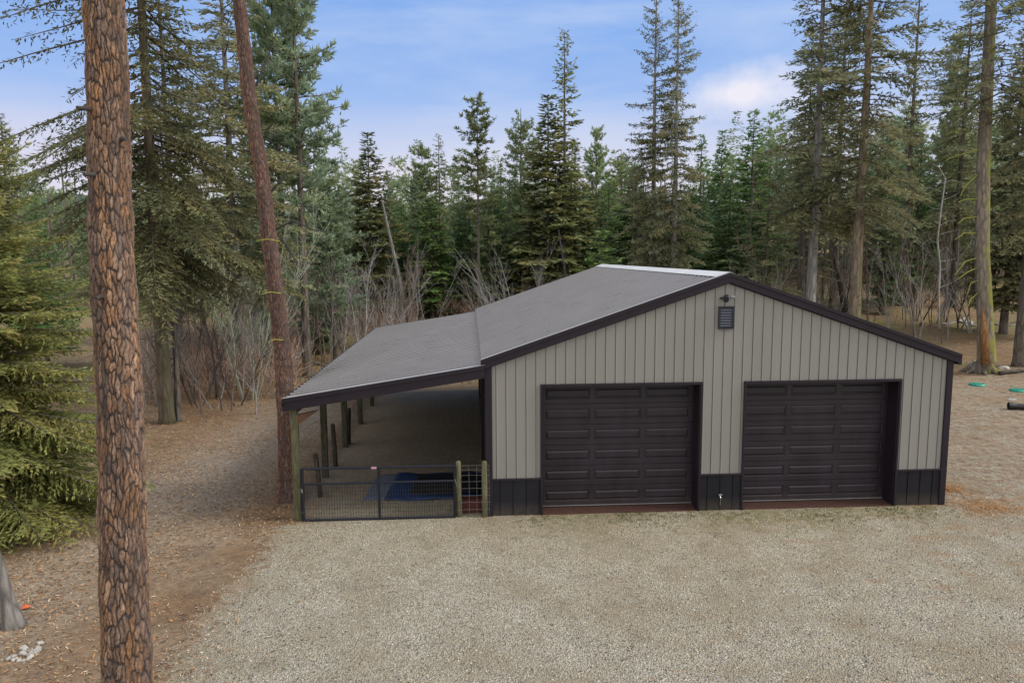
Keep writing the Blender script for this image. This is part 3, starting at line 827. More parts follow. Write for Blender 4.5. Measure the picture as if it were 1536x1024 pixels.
# ------------------------------------------------------------------ gate
gx0, gx1, gy, gz0, gz1 = -4.20, -.745, -.06, .03, 1.235
gate = empty('farm_gate', (gx0, gy, 0), 0, 'dark blue tubular gate filled with wire mesh, closing the front of the lean-to', 'gate')


def L(x, y, z): return (x - gx0, y - gy, z)


g = MB(); r = .030
g.tube([L(gx0, gy, gz0), L(gx0, gy, gz1)], r * 1.25, 8); g.tube([L(gx1, gy, gz0), L(gx1, gy, gz1)], r * 1.1, 8)
g.tube([L(gx0, gy, gz1), L(gx1, gy, gz1)], r, 8); g.tube([L(gx0, gy, gz0), L(gx1, gy, gz0)], r, 8)
g.build('frame', MT['gate'], gate)
g = MB(); g.tube([L(gx0, gy, .88), L(gx1, gy, .88)], r * .9, 8); g.build('middle_rail', MT['gate'], gate)
gm = (gx0 + gx1) / 2 + .0; g = MB(); g.tube([L(gm, gy, gz0), L(gm, gy, gz1)], r, 8); g.build('upright', MT['gate'], gate)
g = MB(); x = gx0 + .05
while x < gx1: g.tube([L(x, gy + .012, gz0), L(x, gy + .012, .88)], .0052, 3, False); x += .06
for k in range(8): g.tube([L(gx0, gy + .016, gz0 + .1 * k + .05), L(gx1, gy + .016, gz0 + .1 * k + .05)], .0036, 3, False)
g.build('wire_mesh', MT['wire_dark'], gate)
for z in (.22, .68):
    g = MB(); g.tube([L(gx0 - .10, gy + .06, z), L(gx0 + .01, gy - .035, z)], .013, 6); g.build('hinge', MT['chrome'], gate)
g = MB(); g.tube([L(gx0 + .005, gy - .045, .70), L(gx0 - .01, gy - .045, .78)], .016, 6); g.build('hook', MT['chrome'], gate)
g = MB(); g.box(*(L(gm - .16, 0, 0)[0], L(gm - .04, 0, 0)[0]), -.032, -.020, gz1 - .025, gz1 + .02); g.build('tag', MT['pink'], gate)
g = MB(); g.tube([L(gx1 + .01, gy - .03, .93), L(gx1 + .03, gy - .03, .84), L(gx1 + .05, gy, .72)], .011, 6); g.build('latch_chain', MT['chrome'], gate)

# short fence between gate and garage
fence = empty('wire_fence', (-.66, .02, 0), 0, 'short section of square wire fence between two round green posts beside the garage', 'fence')


def round_post(parent, x, y, h, r, mat, seed, name='post', sides=12, lean=(0, 0)):
    mb = MB(); z0 = -.3
    mb.tube([(x, y, z0), (x + lean[0] * .5, y + lean[1] * .5, h * .5), (x + lean[0], y + lean[1], h - .05), (x + lean[0], y + lean[1], h - .015), (x + lean[0], y + lean[1], h)], [r * 1.04, r, r * .97, r * .8, r * .35], sides)
    return mb.build(name, mat, parent, smooth=True)


round_post(fence, 0, 0, 1.33, .062, MT['post_round'], 1); round_post(fence, .60, -.06, 1.33, .066, MT['post_round'], 2)
g = MB(); rng = random.Random(3)
for z in (.19, .36, .53, .69, .86, 1.0, 1.13, 1.24):
    g.tube([(-.05, -.075, z - .012), (.25, -.085 + rng.uniform(-.01, .01), z + rng.uniform(-.012, .012)), (.72, -.135, z + .008)], .0038, 3, False)
for x in (.06, .24, .42, .70): g.tube([(x, -.09 - .04 * x, .05), (x + rng.uniform(-.01, .01), -.09 - .04 * x, .7), (x, -.09 - .04 * x, 1.24)], .0038, 3, False)
g.build('wire_mesh', MT['wire_dim'], fence)

# long fence down the left side of the lean-to
lf = empty('wire_fence', (-LW + .05, 1.4, 0), 0, 'old wire fence on short dark round posts running down the left side of the lean-to', 'fence')
for k, (y, x, h, lx) in enumerate(((.25, .31, 1.12, -.09), (2.95, .20, 1.25, -.05), (5.4, .16, 1.2, .05), (8.3, .12, 1.15, -.04), (11.4, .10, 1.1, .03), (14.0, .10, 1.1, -.02))):
    round_post(lf, x, y, h, .065, MT['old_post'], k, sides=9, lean=(lx, 0))
g = MB()
for z in (.12, .27, .42, .57, .72, .87, 1.0): g.tube([(.30, -1.2, z), (.22, .3, z), (.17, 3, z + .01), (.10, 8.4, z), (.08, 14.1, z)], .0045, 3, False)
y = -1.2
while y < 14: g.tube([(.28 - .02 * max(y, 0), y, .05), (.28 - .02 * max(y, 0), y, 1.0)], .004, 3, False); y += .16
g.build('wire_mesh', MT['wire_dim'], lf)

# things on the lean-to floor
def sheet(x0, x1, y0, y1, z, mat, name, label, cat, seed, amp=.03, skew=0., hem=None, nx=26, ny=18):
    mb = MB(); vs = []; fs = []
    for j in range(ny + 1):
        for i in range(nx + 1):
            u, v = i / nx, j / ny; x = x0 + (x1 - x0) * u + skew * v; y = y0 + (y1 - y0) * v + .04 * math.sin(u * 9 + seed)
            vs.append((x, y, z + amp * (mnoise.noise(Vector((x * 2.2, y * 2.2, seed))) + .6)))
    for j in range(ny):
        for i in range(nx): a = j * (nx + 1) + i; fs.append((a, a + 1, a + nx + 2, a + nx + 1))
    mb.add(vs, fs); o = mb.build(name, mat, None, smooth=True)
    s_ = o.modifiers.new('solid', 'SOLIDIFY'); s_.thickness = .012
    return tag(o, label, cat)


p = [ground_hit(577, 752), ground_hit(594, 713), ground_hit(612, 751), ground_hit(628, 712)]
sheet(p[0][0], -.12, p[0][1], p[1][1], .01, MT['tarp'], 'tarp', 'blue tarp spread flat on the dirt floor behind the gate', 'tarp', 1.3, .05, .12)
sheet(p[2][0], -.16, p[0][1] + .28, p[1][1] - .30, .075, MT['mat_dark'], 'rubber_mat', 'dark rubber mat lying on top of the blue tarp', 'mat', 2.3, .03, .12)
fr = sheet(p[0][0] - .55, p[0][0] - .02, p[0][1] + .1, p[1][1] - .05, .01, painted('faded_tarp', (.13, .16, .22), .6, .3, 6.), 'faded_cloth', 'faded pale blue cloth strip along the left edge of the blue tarp', 'cloth', 4.1, .03, .12)
cr_ = empty('crate', (-.36, .32, 0), .05, 'low dark red crate on the ground behind the short wire fence', 'crate')
for yy in (-.14, .12): c = MB(); c.box(-.22, .22, yy, yy + .02, .02, .34); c.build('side_panel', MT['red'], cr_, bevel=.005)
for xx in (-.22, .20): c = MB(); c.box(xx, xx + .02, -.12, .12, .02, .34); c.build('end_panel', MT['red'], cr_, bevel=.005)
c = MB(); c.box(-.20, .20, -.12, .12, .02, .045); c.build('base', MT['red'], cr_)


# things in the yard on the right
def lid(px, py, label):
    p = ground_hit(px, py); e = empty('septic_lid', p, .3, label, 'lid', None)
    mb = MB(); n = 28; rr = [(.34, .0), (.34, .05), (.30, .09), (.24, .10), (.23, .085), (.05, .095), (.0, .10)]
    vs = []; fs = []
    for r_, z in rr[:-1]:
        for k in range(n): t = 2 * PI * k / n; vs.append((r_ * math.cos(t), r_ * math.sin(t), z))
    for i in range(len(rr) - 2):
        for k in range(n): k2 = (k + 1) % n; fs.append((i * n + k, i * n + k2, (i + 1) * n + k2, (i + 1) * n + k))
    vs.append((0, 0, .1)); c0 = len(vs) - 1; b0 = (len(rr) - 2) * n
    for k in range(n): fs.append((b0 + k, b0 + (k + 1) % n, c0))
    mb.add(vs, fs); mb.build('cover', MT['green'], e, smooth=False)
    mb = MB()
    for k in range(8):
        t = 2 * PI * k / 8; mb.tube([(.10 * math.cos(t), .10 * math.sin(t), .10), (.27 * math.cos(t), .27 * math.sin(t), .102)], .010, 4)
    mb.build('rib', MT['green'], e)
    for k in range(4):
        t = 2 * PI * k / 4 + .4; mb = MB(); mb.tube([(.31 * math.cos(t), .31 * math.sin(t), .06), (.31 * math.cos(t), .31 * math.sin(t), .10)], .014, 6); mb.build('screw', MT['black'], e)
    return e


lid(1466, 578, 'round green plastic tank lid nearest the base of the mossy tree')
lid(1528, 587, 'round green plastic tank lid at the right edge of the yard')
p = ground_hit(1530, 615)
e = empty('black_pipe', p, -.35, 'short piece of thick black pipe with a flared end lying on the gravel', 'pipe')
mb = MB(); mb.tube([(-.16, 0, .13), (.75, 0, .13)], .11, 16, False); mb.tube([(-.16, 0, .13), (.75, 0, .13)], .09, 16, False); mb.build('tube', MT['black'], e, smooth=True)
mb = MB(); mb.tube([(-.40, 0, .135), (-.34, 0, .135), (-.14, 0, .13)], [.15, .145, .112], 16, False); mb.tube([(-.40, 0, .135), (-.34, 0, .135), (-.14, 0, .13)], [.13, .125, .09], 16, False); mb.build('flared_end', MT['black'], e, smooth=True)


def rock(px, py, size, label, seed, flat=.5, group=None, name='rock', mat=None, p=None):
    rng = random.Random(seed)
    import bmesh
    bm = bmesh.new(); bmesh.ops.create_icosphere(bm, subdivisions=3, radius=1)
    for v in bm.verts:
        n_ = mnoise.noise(v.co * 1.3 + Vector((seed, 0, 0))); n2 = mnoise.noise(v.co * 3.5 + Vector((0, seed, 0)))
        v.co *= 1 + .35 * n_ + .12 * n2
        v.co.x *= size * rng.choice((1,)) * 1.25; v.co.y *= size; v.co.z *= size * flat
    me = bpy.data.meshes.new(name); bm.to_mesh(me); bm.free(); me.materials.append(mat or MT['rock'])
    q = p if p is not None else ground_hit(px, py)
    o = link(name, me, None, (q[0], q[1], q[2] + size * flat * .25)); o.rotation_euler = (rng.uniform(-.2, .2), rng.uniform(-.2, .2), rng.uniform(0, 6))
    return tag(o, label, 'rock', group)


rock(1448, 483, .55, 'flat pale rock left of the mossy tree, the more distant of two', 3, .25)
rock(1455, 489, .5, 'flat pale rock left of the mossy tree, the nearer of two', 4, .22)
rock(1506, 553, .24, 'small pale rock at the right of the foot of the mossy tree', 5, .5)
rock(1518, 600, .14, 'small white stone on the gravel below the right green lid', 6, .35)
rng = random.Random(8)
q0 = ground_hit(36, 985)
for k in range(24):
    q = (q0[0] + rng.gauss(0, .11), q0[1] + rng.gauss(0, .14), q0[2] + rng.uniform(0, .03))
    rock(0, 0, rng.uniform(.022, .048), 'small white stone in the pile at the foot of the slim grey trunk', 20 + k, .75, 'white stones piled at the foot of the slim grey trunk', 'stone', MT['rock'], q)
p = ground_hit(39, 914); mb = MB(); mb.add([(-.07, -.05, .02), (.06, -.06, .05), (.07, .05, .03), (-.05, .06, .07), (0, 0, .09)], [(0, 1, 4), (1, 2, 4), (2, 3, 4), (3, 0, 4)])
o = mb.build('plastic_scrap', MT['orange'], None, loc=tuple(p)); tag(o, 'crumpled orange plastic scrap on the leaf litter at the far left', 'litter')
# fallen logs
def log(px0, py0, px1, py1, r, label, mat, seed=0):
    a, b_ = ground_hit(px0, py0), ground_hit(px1, py1); rng = random.Random(seed); n = 7; pts = []
    for i in range(n): t = i / (n - 1); q = a * (1 - t) + b_ * t; pts.append((q[0] - a[0], q[1] - a[1] + rng.uniform(-.05, .05), float(height(q[0], q[1])) - a[2] + r * .8 + rng.uniform(-.02, .04)))
    mb = MB(); mb.tube(pts, [r * (1 - .4 * i / n) for i in range(n)], 8); o = mb.build('fallen_log', mat, None, smooth=True, loc=tuple(a)); return tag(o, label, 'log')


log(1490, 487, 1526, 489, .07, 'thin pale fallen log right of the mossy tree', MT['birch'], 2)
log(1330, 447, 1372, 452, .12, 'dark fallen log between the bare saplings behind the garage', MT['twig_dead'], 3)
log(1410, 487, 1447, 478, .09, 'grey fallen branch left of the flat pale rocks', MT['twig'], 4)
log(1500, 563, 1545, 557, .10, 'dark fallen branch at the right foot of the mossy tree', MT['twig_dead'], 5)
log(395, 528, 480, 548, .08, 'grey fallen branch in the brown litter left of the lean-to roof', MT['twig'], 6)

# ------------------------------------------------------------------ hero ponderosa trunks (modelled bark plates)
def worley(U, Vv, nu, seed):
    """distance to edge and cell id of a jittered grid that wraps in U (nu cells)"""
    rs = np.random.default_rng(seed); NV = int(Vv.max()) + 4
    jx = rs.random((NV, nu)) * .85 + .07; jy = rs.random((NV, nu)) * .85 + .07; idv = rs.random((NV, nu))
    iu = np.floor(U).astype(int); iv = np.floor(Vv).astype(int)
    f1 = np.full(U.shape, 9.); f2 = np.full(U.shape, 9.); cid = np.zeros(U.shape)
    for du in (-1, 0, 1):
        for dv in (-1, 0, 1):
            cu = iu + du; cv = np.clip(iv + dv, 0, NV - 1)
            x = cu + jx[cv, cu % nu]; y = cv + jy[cv, cu % nu]
            d = np.sqrt((U - x) ** 2 + (Vv - y) ** 2)
            new = d < f1
            f2 = np.where(new, f1, np.minimum(f2, d)); cid = np.where(new, idv[cv, cu % nu], cid); f1 = np.where(new, d, f1)
    return f2 - f1, cid, f1


def bark_colour_mat(name):
    m, nt, b = new_mat(name)
    at = N(nt, 'ShaderNodeAttribute', attribute_name='Col'); tc = N(nt, 'ShaderNodeTexCoord').outputs['Object']
    n1 = noise_tex(nt, mapping(nt, tc, (1, 1, .35)), 26, 7, .7, .4)
    c = mixc(nt, 1., at.outputs['Color'], ramp(nt, n1, [(.25, .45), (.75, 1.45)]), 'MULTIPLY')
    nt.links.new(c, b.inputs['Base Color']); b.inputs['Roughness'].default_value = .9; b.inputs['Specular IOR Level'].default_value = .2
    bump(nt, b, n1, .6, .02)
    return m


MT['plates'] = bark_colour_mat('ponderosa_bark')


def plated_trunk(axis_pts, rad, seed, zres, ares, cell_w, cell_h, furrow, name='trunk', colours=None, parent=None, side=None):
    """axis_pts: list of (z, x, y) control points relative to the base; rad: list of (z, r)"""
    zs = np.arange(axis_pts[0][0], axis_pts[-1][0], zres); A = np.arange(ares) / ares
    ap = np.array(axis_pts); rp_ = np.array(rad)
    cx = np.interp(zs, ap[:, 0], ap[:, 1]); cyy = np.interp(zs, ap[:, 0], ap[:, 2]); r = np.interp(zs, rp_[:, 0], rp_[:, 1])
    k = max(3, int(.8 / zres)); ker = np.hanning(k + 2)[1:-1]; ker /= ker.sum()
    cx = np.convolve(np.pad(cx, k, 'edge'), ker, 'same')[k:-k]; cyy = np.convolve(np.pad(cyy, k, 'edge'), ker, 'same')[k:-k]
    Z, AA = np.meshgrid(zs, A, indexing='ij')
    nu = max(6, int(round(2 * PI * r.mean() / cell_w)))
    wx = .20 * np.sin(Z * 5 + AA * 12.566) + .14 * np.sin(Z * 17 + AA * 31.416 + seed) + .10 * np.sin(Z * 41 + AA * 62.8); wz = .3 * np.sin(AA * 25.13 + Z * 3 + seed) + .15 * np.sin(AA * 62.8 + Z * 17)
    e, cid, f1 = worley(AA * nu + wx, (Z - zs[0]) / cell_h + 2 + wz * .6, nu, seed)
    e2, cid2, _ = worley(AA * nu * 2 + wx * 2.3, (Z - zs[0]) / cell_h * 2.6 + 2 + wz, nu * 2, seed + 5)
    fine0 = fbm(AA * 40, Z * 12, 1., 16.); lay = smooth01(fbm(AA * 22, Z * 3.2, 1., 21.), -.35, .35); wv = fbm(AA * 2 * PI * r[:, None] * 0 + AA * 9, Z, 3.1, 4.); plate = smooth01(e + .05 * fine0, .0 + .03 * (wv + 1), .07 + .10 * (wv + 1)) * (.62 + .38 * smooth01(e, .0, .5)); pl2 = smooth01(e2, .0, .20)
    fine = fbm(AA * 60, Z * 9, 1., 6.)
    disp = furrow * (plate * (.5 + .8 * cid) + .30 * pl2 * plate + .18 * fine * plate + .25 * wv) - furrow
    disp = disp + .012 * np.sin(Z * 1.7 + AA * 6.283) + .006 * np.sin(Z * 8 + AA * 12.566)
    rr = r[:, None] + disp
    X = cx[:, None] + rr * np.cos(AA * 2 * PI); Y = cyy[:, None] + rr * np.sin(AA * 2 * PI)
    V = np.stack([X.ravel(), Y.ravel(), Z.ravel()], 1)
    nz, na = Z.shape; i = np.arange(nz * na).reshape(nz, na); j = np.roll(i, -1, 1)
    F = np.stack([i[:-1].ravel(), j[:-1].ravel(), j[1:].ravel(), i[1:].ravel()], 1)
    cdark, c1, c2, c3 = [np.array(c) for c in colours]
    t = cid[..., None]; c = np.where(t < .45, c1 + (c2 - c1) * (t / .45), c2 + (c3 - c2) * ((t - .45) / .55))
    big = .5 + .5 * np.sin(Z * 1.1 + AA * 6.283 * 2 + seed); c = c * (.8 + .35 * big[..., None]) * (.75 + .45 * cid2[..., None])
    c = c * (.55 + .45 * lay[..., None]) + np.array((.085, .070, .068)) * (1 - lay[..., None]) * .9; c = c * (1 + .5 * fine[..., None]) * (.85 + .3 * wv[..., None]); mixf = (plate * (.35 + .65 * pl2))[..., None]
    if side is not None:      # darker on one side, more orange on the other
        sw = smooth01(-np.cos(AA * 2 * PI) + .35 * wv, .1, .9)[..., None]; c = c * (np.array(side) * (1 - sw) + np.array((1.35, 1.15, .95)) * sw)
    C = np.concatenate([cdark * (1 - mixf) + c * mixf, np.ones(c.shape[:2] + (1,))], 2).reshape(-1, 4)
    me = np_mesh(name, V, F, MT['plates'], C, True)
    return link(name, me, parent)


def axis_from_px(px_list, d):
    """trunk axis through picture columns at forward distance d (base first) -> base point, list (z,x,y)"""
    out = []
    for px, py in px_list:
        p = CAM + ray(px, py) * d; out.append(p)
    return out


pine_cols = ((.046, .038, .037), (.17, .115, .085), (.33, .175, .085), (.38, .25, .165))
pts_ = axis_from_px([(190, 1180), (189, 900), (182, 700), (172, 450), (161, 150), (153, -30), (146, -300)], 8.0)
base = pts_[0]; z0 = float(height(base[0], base[1]))
H1 = empty('pine_tree', (base[0], base[1], z0), 0, 'huge ponderosa pine trunk with plated orange-brown bark, standing closest on the left', 'tree')
ax = [(-.3, 0, 0)] + [(p[2] - z0, p[0] - base[0], p[1] - base[1]) for p in pts_[1:]]
ax = sorted(ax); top_ = ax[-1]; ax.append((24., top_[1] - .3, top_[2] + .2))
low = [a for a in ax if a[0] <= 11] + [(11.2, np.interp(11.2, [a[0] for a in ax], [a[1] for a in ax]), np.interp(11.2, [a[0] for a in ax], [a[2] for a in ax]))]
low = sorted(low)
plated_trunk(low, [(-.3, .34), (.3, .275), (1.5, .25), (5, .228), (9, .208), (11.2, .20)], 3, .011, 220, .046, .20, .015, colours=pine_cols, parent=H1)
mb = MB(); up = [(low[-1][1], low[-1][2], 11.1)] + [(np.interp(z, [a[0] for a in ax], [a[1] for a in ax]), np.interp(z, [a[0] for a in ax], [a[2] for a in ax]), z) for z in (14, 17, 20, 23.9)]
mb.tube(up, [.195, .17, .13, .09, .03], 12); mb.build('upper_trunk', MT['bark_pine'], H1, smooth=True)
Vc, Fc, Cc, wbc = pine_crown(31, 24.5, 15.5, 2.8, 60, per=12, tuft=(.26, .03))
link('crown', crown_mesh(Vc, Fc, Cc, wbc, MT['pine'], MT['bark_pine'], (top_[1] - .2, top_[2] + .1, 0)), H1)
for z, a, l in ((6.9, -1.9, .10), (7.6, -2.0, .13), (5.6, -1.7, .07), (7.3, -.5, .08)):        # broken limb stubs
    cxx = np.interp(z, [q[0] for q in low], [q[1] for q in low]); cy2 = np.interp(z, [q[0] for q in low], [q[2] for q in low])
    s_ = MB(); s_.tube([(cxx + .17 * math.cos(a), cy2 + .17 * math.sin(a), z), (cxx + (.22 + l) * math.cos(a), cy2 + (.26 + l) * math.sin(a), z - .02)], [.03, .02], 7); s_.build('branch_stub', MT['twig_dead'], H1)

pts_ = axis_from_px([(433, 745), (431, 650), (427, 560), (417, 470), (406, 370), (393, 270), (377, 165), (362, 40), (352, -60), (330, -260)], 18.0)
base = pts_[0]; z0 = float(height(base[0], base[1]))
H2 = empty('pine_tree', (base[0], base[1], z0), 0, 'leaning reddish pine trunk rising right beside the outer corner of the lean-to', 'tree')
ax = sorted([(-.3, 0, 0)] + [(p[2] - z0, p[0] - base[0], p[1] - base[1]) for p in pts_[1:]])
red_cols = ((.06, .044, .044), (.15, .088, .068), (.22, .115, .070), (.24, .17, .14))
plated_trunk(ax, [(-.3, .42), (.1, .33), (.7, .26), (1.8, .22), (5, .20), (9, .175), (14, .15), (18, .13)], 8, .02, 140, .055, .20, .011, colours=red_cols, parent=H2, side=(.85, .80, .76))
tz, tx, ty = ax[-1]
mb = MB(); mb.tube([(tx, ty, tz - .1), (tx - .6, ty, tz + 4), (tx - .9, ty, tz + 9)], [.15, .10, .03], 10); mb.build('upper_trunk', MT['bark_pine'], H2, smooth=True)
Vc, Fc, Cc, wbc = pine_crown(32, tz + 9.5, tz - .2, 2.4, 60, per=12, tuft=(.26, .035))
link('crown', crown_mesh(Vc, Fc, Cc, wbc, MT['pine'], MT['bark_pine'], (tx - .6, ty, 0)), H2)
for px, py, dx in ((419, 362, .55), (421, 440, .45), (424, 510, .3)):          # little mossy stubs
    p = CAM + ray(px, py) * 17.8 - np.array([base[0], base[1], z0]); s_ = MB(); s_.tube([tuple(p), (p[0] - dx * .4, p[1] - .25, p[2] + .05), (p[0] - dx * .8, p[1] - .45, p[2] + .0)], [.02, .014, .006], 5); s_.build('branch_stub', MT['mossbranch'], H2)
# long dead limbs on the right of the leaning pine
for pl in ([(412, 345), (440, 330), (470, 345), (505, 350)], [(420, 355), (432, 372), (445, 395), (440, 410)], [(405, 290), (425, 265), (440, 235)], [(400, 195), (410, 185), (412, 205)], [(384, 130), (400, 90), (418, 40)]):
    q = [CAM + ray(a, b_) * 18.2 - np.array([base[0], base[1], z0]) for a, b_ in pl]; n_ = len(q)
    s_ = MB(); s_.tube([tuple(v) for v in q], [.035 * (1 - .75 * i / (n_ - 1)) for i in range(n_)], 5); s_.build('dead_branch', MT['twig_dead'], H2)

# ------------------------------------------------------------------ individual near trees
# bushy young fir at the left edge
d = 15.5; q = at_depth(-42, d)
near = fir_crown(41, 8.8, .2, 3.4, 400, leaf=(.13, .034), spacing=.075, step=.036, droop=.34, p=.55, top_up=.5, gap=.05, s0=.12, twig_k=.34, jitter=.30)
pr = proto('fir_tree', near, 8.8, .13, MT['fir_near'], MT['bark_fir'], 41)
plant(pr, q, 8.8, .6, 'bushy olive-green young fir filling the left edge beside the huge trunk')

# large dark fir behind it
d = 25.5; q = at_depth(236, d)
def asym(az, z):
    c = math.cos(az)
    return (1.1 if c > 0 else 1.15)
def thin_left(V, F, C, seed, f):
    """drop part of the sprays on the -x side (that side is sparse in life)"""
    rng = np.random.default_rng(seed); n = len(F); P = V.reshape(n, 4, 3)[:, 0]
    keep = ~((P[:, 0] < -1.2) & (rng.random(n) < f)); keep &= ~((P[:, 2] > 11.) & (rng.random(n) < .55))
    V = V.reshape(n, 4, 3)[keep].reshape(-1, 3); C = C.reshape(n, 4, 4)[keep].reshape(-1, 4); return V, np.arange(len(V)).reshape(-1, 4), C
big = fir_crown(42, 27, 5.2, 4.6, 300, leaf=(.20, .055), spacing=.10, step=.055, droop=.42, p=.35, top_up=.3, gap=.25, s0=.22, twig_k=.30, jitter=.4, asym=asym, lo_up=-.28)
V_, F_, C_ = thin_left(big[0], big[1], big[2], 2, .42)
pr = proto('fir_tree', (V_, F_, C_, big[3]), 27, .25, MT['fir_dark'], MT['bark_moss2'], 42, (2.5, 9, 46, 3.4))
plant(pr, q, 27, 0, 'tall dark drooping fir with a mossy trunk just right of the huge pine trunk')
q = at_depth(254, 25.9)
pr = dict(PR['fir_d']); t2 = proto('fir_tree', fir_crown(43, 13, 7, 1.2, 40, leaf=(.25, .07), gap=.4), 13, .13, MT['fir_dark'], MT['bark_fir'], 43, (2, 7, 20, 1.5))
plant(t2, q, 12, 0, 'slim grey-trunked fir rooted right against the tall dark drooping fir')
for k, (a, l) in enumerate(((-.4, 1.1), (.3, .9), (-1.2, .8), (2.6, .7))):
    pass

# slim leaning grey trunk at the far-left bottom corner
q = at_depth(-32, 11.2)
e = empty('young_tree', q, 0, 'slim grey trunk at the bottom left corner beside the white stones', 'tree')
mb = MB(); mb.tube([(.06, 0, -.2), (.03, 0, .05), (-.03, 0, .5), (-.14, 0, 1.2), (-.6, .1, 3), (-1.1, .2, 6.5)], [.24, .17, .10, .075, .05, .03], 10); mb.build('trunk', MT['bark_pale'], e, smooth=True)
rng = random.Random(5)
for k in range(9):
    z = 3.2 + k * .36; a = rng.uniform(2, 4.4); s_ = MB(); s_.tube([(-.4 - .05 * k, .2, z), (-.4 + .8 * math.cos(a), .2 + .8 * math.sin(a), z + .5), (-.4 + 1.3 * math.cos(a), .2 + 1.3 * math.sin(a), z + .9)], [.02, .012, .005], 4); s_.build('branch', MT['bark_pale'], e)

# mossy tall fir on the right
d = 36.; q = at_depth(1482, d)
e_m = empty('fir_tree', q, 0, 'tall mossy fir trunk with pale curved lichen branches, standing right of the garage', 'tree')
def arel(px, py): p = CAM + ray(px, py) * d; return (p[0] - q[0], p[1] - q[1], p[2] - q[2])
axp = [arel(1480, 540), arel(1478, 480), arel(1473, 380), (arel(1475, 250)), arel(1481, 120), arel(1487, 0), arel(1490, -140)]
mb = MB(); mb.tube([(axp[0][0] + .1, 0, -.3), (axp[0][0] + .05, 0, .15)] + axp + [(axp[-1][0] + .1, 0, 25.)], [.85, .56, .42, .36, .33, .30, .27, .24, .2, .05], 18); mb.build('trunk', MT['bark_moss'], e_m, smooth=True)
mb = MB(); rng = random.Random(3)
for k in range(7):
    a = -2.8 + k * .9 + rng.uniform(-.2, .2); l = rng.uniform(.8, 1.4); mb.tube([(.3 * math.cos(a), .3 * math.sin(a), .45), (.6 * math.cos(a), .6 * math.sin(a), .12), (l * math.cos(a), l * math.sin(a), -.06)], [.2, .13, .04], 7)
mb.build('roots', MT['bark_moss'], e_m, smooth=True)
mb = MB(); mb.tube([arel(1474, 545), arel(1472, 500), arel(1470, 460)], [.22, .20, .05], 8); mb.build('bare_wood_scar', bark_mat('bare_wood', (.14, .07, .03), (.36, .20, .09), 7), e_m, smooth=True, loc=(0, -.22, 0))
for k, pl in enumerate(([(1468, 225), (1440, 232), (1412, 240), (1400, 246)], [(1467, 262), (1442, 280), (1428, 296)], [(1467, 298), (1440, 300), (1425, 305)], [(1466, 325), (1440, 328), (1425, 336)],
                        [(1466, 350), (1440, 350), (1420, 360)], [(1465, 387), (1442, 392), (1420, 412)], [(1465, 402), (1445, 408), (1425, 418)], [(1466, 421), (1450, 424), (1438, 442)], [(1467, 200), (1435, 196), (1405, 205)],
                        [(1466, 440), (1450, 448), (1440, 458)], [(1480, 150), (1455, 158), (1430, 176)])):
    p3_ = [arel(a, b_) for a, b_ in pl]; p3_ = [(x, y - .3 * i, z) for i, (x, y, z) in enumerate(p3_)]
    n_ = len(p3_); s_ = MB(); s_.tube(p3_, [.030 * (1 - .7 * i / (n_ - 1)) + .004 for i in range(n_)], 5); s_.build('mossy_branch', MT['mossbranch'], e_m)
Vc, Fc, Cc, wbc = fir_crown(44, 26, 12.5, 3.1, 130, leaf=(.26, .08), gap=.5, droop=.4, p=.45)
link('crown', crown_mesh(Vc, Fc, Cc, wbc, MT['fir_olive'], MT['bark_fir']), e_m)

